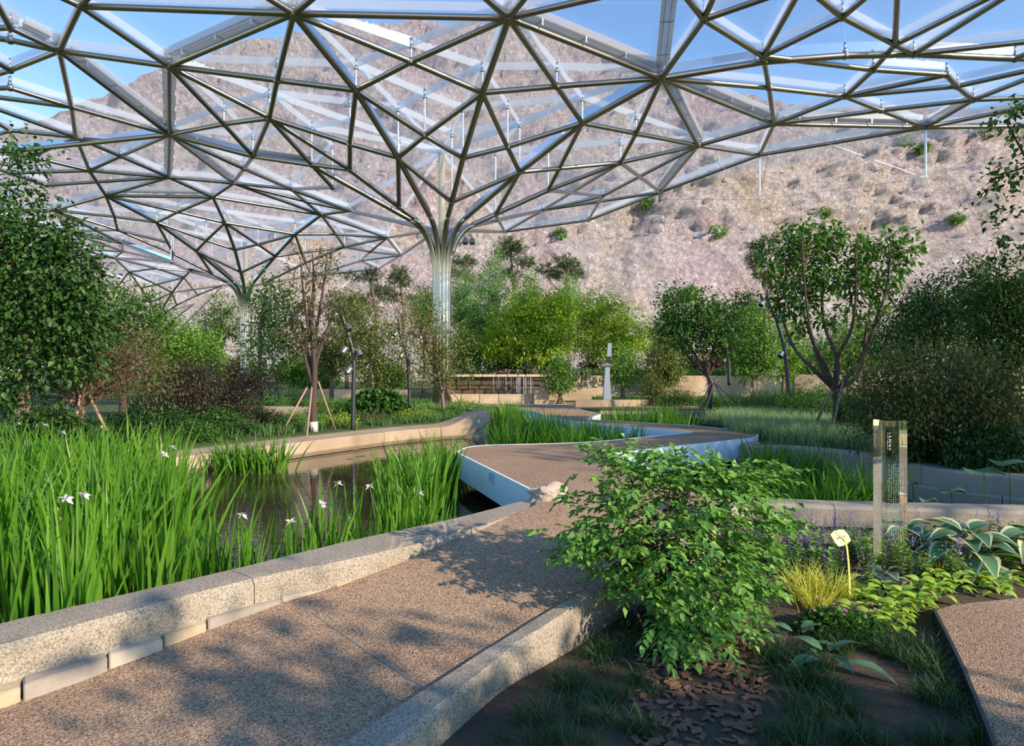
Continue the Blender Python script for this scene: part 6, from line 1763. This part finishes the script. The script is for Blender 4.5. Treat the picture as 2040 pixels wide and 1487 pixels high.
# ------------------------------------------------------------------ glass pillar with etched text
def acrylic():
    m, nt, out = new_mat('clear_acrylic')
    g = nt.nodes.new('ShaderNodeBsdfGlass'); g.inputs['Color'].default_value = (0.90, 0.95, 0.93, 1); g.inputs['Roughness'].default_value = 0.0; g.inputs['IOR'].default_value = 1.47
    nt.links.new(g.outputs[0], out.inputs[0])
    return m
M['pillar'] = acrylic()
M['etch'] = solid('white_etched_text', (0.42, 0.44, 0.46), 0.7)
M['steelcore'] = solid('pillar_foot', (.30, .30, .30), .4, .8)
def pillar():
    d_ = 5.62; c = at(1773, 1165, d_); z0 = zbed(c.x, c.y); ztop = EYE + (HY - 838) * (d_ - .05) / F
    t = empty('glass_pillar', (c.x, c.y, z0), 'tall clear square pillar with etched white text standing in the flower bed', 'pillar')
    t.rotation_euler.z = math.radians(1.0)
    H = ztop - z0; w = .185
    MB().box((0, 0, H / 2), (w, w, H)).build('pillar_body', M['pillar'], t, bevel=.004)
    MB().box((0, 0, .03), (w + .03, w + .03, .06)).build('pillar_foot', M['steelcore'], t, bevel=.004)
    rsx = random.Random(8)
    def glyphs(g, face, x0, z, s):
        for k in range(rsx.randint(3, 5)):
            u = x0 + rsx.uniform(-.28, .28) * s; v = z + rsx.uniform(-.3, .3) * s
            if rsx.random() < .5: face(g, u, v, s * .75, s * .11)
            else: face(g, u, v, s * .11, s * .75)
    def f_front(g, u, v, a, b): g.box((u, -w / 2 - .001, v), (a, .0012, b))
    def f_left(g, u, v, a, b): g.box((-w / 2 - .001, u, v), (.0012, a, b))
    for nm, face, dens in (('etched_text', f_front, 1), ('etched_text', f_left, 1)):
        g = MB()
        # heading column
        for r in range(6): glyphs(g, face, -.055 if face is f_front else .055, H - .10 - r * .027, .022)
        for r in range(9): glyphs(g, face, -.075 if face is f_front else .075, H - .10 - r * .016, .011)
        # running columns of small signs
        for cidx in range(7):
            for r in range(44):
                if rsx.random() < .12: continue
                x = -.065 + cidx * .020
                for q in range(2):
                    u = x + rsx.uniform(-.003, .003); v = H - .36 - r * .0145 + rsx.uniform(-.003, .003)
                    if rsx.random() < .5: face(g, u, v, .007, .0016)
                    else: face(g, u, v, .0016, .007)
        g.build(nm, M['etch'], t)
pillar()

# ------------------------------------------------------------------ yellow plant label
M['label'] = solid('pale_yellow_label', (0.42, 0.39, 0.17), .5)
M['ink'] = solid('dark_ink', (0.05, 0.05, 0.04), .6)
def plant_label():
    d_ = 5.15; b = at(1693, 1128, d_)
    t = empty('plant_label', (b.x, b.y, zbed(b.x, b.y)), 'pale yellow plant label on a curved yellow stake among the salvias', 'sign')
    c = at(1676, 1073, d_ - .03) - Vector(t.location)
    sy = -0.12
    out = [(-.093, .035), (-.055, .058), (.0, .066), (.043, .062), (.075, .02), (.088, -.022), (.055, -.040), (0, -.056), (-.043, -.058), (-.065, -.03)]
    mb = MB(); n = len(out)
    Rm = Matrix.Translation(c) @ Matrix.Rotation(math.radians(18), 4, 'Z') @ Matrix.Rotation(math.radians(-18), 4, 'X')
    mb.add([Rm @ Vector((x, 0, z)) for x, z in out] + [Rm @ Vector((x, .004, z)) for x, z in out], [tuple(range(n)), tuple(range(2 * n - 1, n - 1, -1))] + [(i, n + i, n + (i + 1) % n, (i + 1) % n) for i in range(n)])
    o = mb.build('label_plate', M['label'], t)
    g = MB(); rsx = random.Random(6)
    for k in range(4):
        x0 = -.036 + k * .021 + (.006 if k == 3 else 0)
        for q in range(5):
            x, z = x0 + rsx.uniform(-.005, .005), .003 + .004 * k + rsx.uniform(-.005, .005)
            g.box((x, -.001, z), (.013, .001, .003) if rsx.random() < .5 else (.003, .001, .013), Rm)
    g.build('label_text', M['ink'], o)
    p0 = Rm @ Vector((-.052, -.002, .06)); p1 = Rm @ Vector((.03, -.004, -.03))
    foot = Vector((0, 0, -.05))
    pts = [p0, p0.lerp(p1, .5), p1, p1.lerp(foot, .35) + Vector((.012, 0, .02)), p1.lerp(foot, .7) + Vector((.01, 0, .01)), foot]
    sp = smooth_line([tuple(p) for p in pts], 16); rings = []
    for p in sp: rings.append([p + Vector((-.007, -.002, 0)), p + Vector((.007, -.002, 0)), p + Vector((.007, .003, 0)), p + Vector((-.007, .003, 0))])
    MB().loft(rings).build('label_stake', M['labelstake'], t)
M['labelstake'] = solid('yellow_label_stake', (0.60, 0.54, 0.14), .5)
plant_label()

# ------------------------------------------------------------------ lamp posts
def curved_lamp(line, d_, heads, label, r=.05):
    base = Vector(at(line[0][0], line[0][1], d_))
    t = empty('lamp_post', base, label, 'lamp')
    pts = smooth_line([tuple(at(x, y, d_) - base) for x, y in line], 30)
    MB().tube(pts, [r * (1.25 - .5 * i / 29) for i in range(30)], 12).build('post', M['dark_steel'], t, smooth=True)
    for hx, hy, ax, ay in heads:
        c = at(hx, hy, d_ - .08) - base
        a = at(ax, ay, d_) - base
        dr = Vector((hx - ax, 0, 0)); dr = (Vector((dr.x / max(abs(dr.x), 1e-6) * .35, -.25, -.55))).normalized()
        h_ = MB().tube([c - dr * .10, c - dr * .06, c + dr * .09], [.05, .075, .08], 12).build('spotlight', M['lamp_head'], t, smooth=False)
        MB().tube([c + dr * .0905, c + dr * .098], .068, 12).build('lens', M['lamp_lens'], h_)
        MB().tube([c - dr * .05, a], .014, 6).build('bracket', M['dark_steel'], h_)
curved_lamp([(703, 862), (704, 790), (705, 735), (703, 700), (690, 655), (681, 625), (679, 603)], 17.6, [(668, 628, 680, 622), (694, 652, 686, 645), (686, 697, 700, 690), (716, 704, 703, 700), (695, 738, 704, 735)], 'dark curved lamp post with small spotlights behind the far parapet')
curved_lamp([(816, 815), (815, 760), (812, 720), (806, 690), (797, 665), (795, 650)], 24.0, [(788, 665, 796, 660), (806, 687, 803, 685), (800, 708, 808, 704), (818, 720, 812, 718)], 'dark curved lamp post in front of the olive trees, left of the nearest column', r=.055)
curved_lamp([(1572, 815), (1568, 740), (1562, 690), (1548, 640), (1532, 600), (1529, 578)], 19.5, [(1518, 604, 1530, 595), (1552, 634, 1545, 630), (1575, 681, 1562, 685), (1556, 706, 1564, 706)], 'dark curved lamp post left of the big ash tree', r=.055)
curved_lamp([(1453, 768), (1451, 720), (1446, 690), (1441, 668), (1440, 654)], 24.5, [(1434, 657, 1440, 660), (1443, 719, 1451, 716)], 'dark curved lamp post behind the staked tree', r=.055)
curved_lamp([(1722, 811), (1722, 730), (1721, 690), (1722, 662)], 26.0, [(1740, 706, 1723, 700)], 'dark thin lamp post behind the big ash trunk', r=.045)
curved_lamp([(538, 790), (538, 745), (545, 720), (552, 700)], 26.0, [(560, 712, 550, 708)], 'dark thin lamp post right of the second column base', r=.035)
def obelisk_lamp():
    d_ = 28.0; b = at(1211, 808, d_)
    t = empty('obelisk_lamp', b, 'tall grey obelisk lamp in two leaning parts on the far plaza edge', 'lamp')
    def P(x, y): return at(x, y, d_) - b
    MB().box((0, 0, .12), (.7, .5, .24)).build('plinth', M['dark_steel'], t, bevel=.02)
    rings = []
    for x, y, w in ((1209, 802, .17), (1209, 760, .12), (1210, 725, .085)):
        p = P(x, y); rings.append([p + Vector((-w, -w, 0)), p + Vector((w, -w, 0)), p + Vector((w, w, 0)), p + Vector((-w, w, 0))])
    MB().loft(rings).build('lower_shaft', M['obelisk'], t)
    p = P(1211.5, 717); MB().box((p.x, p.y, p.z), (.17, .17, .22)).build('joint', M['lamp_lens'], t)
    rings = []
    for x, y, w in ((1213, 711, .09), (1214.5, 684, .085)):
        p = P(x, y); rings.append([p + Vector((-w, -w, 0)), p + Vector((w, -w, 0)), p + Vector((w, w, 0)), p + Vector((-w, w, 0))])
    MB().loft(rings).build('upper_shaft', M['obelisk'], t)
    p = P(1209, 728); MB().box((p.x, p.y - .1, p.z), (.4, .1, .08)).build('spotlight', M['lamp_head'], t)
M['obelisk'] = solid('blue_grey_metal', (.26, .29, .36), .4, .3)
obelisk_lamp()
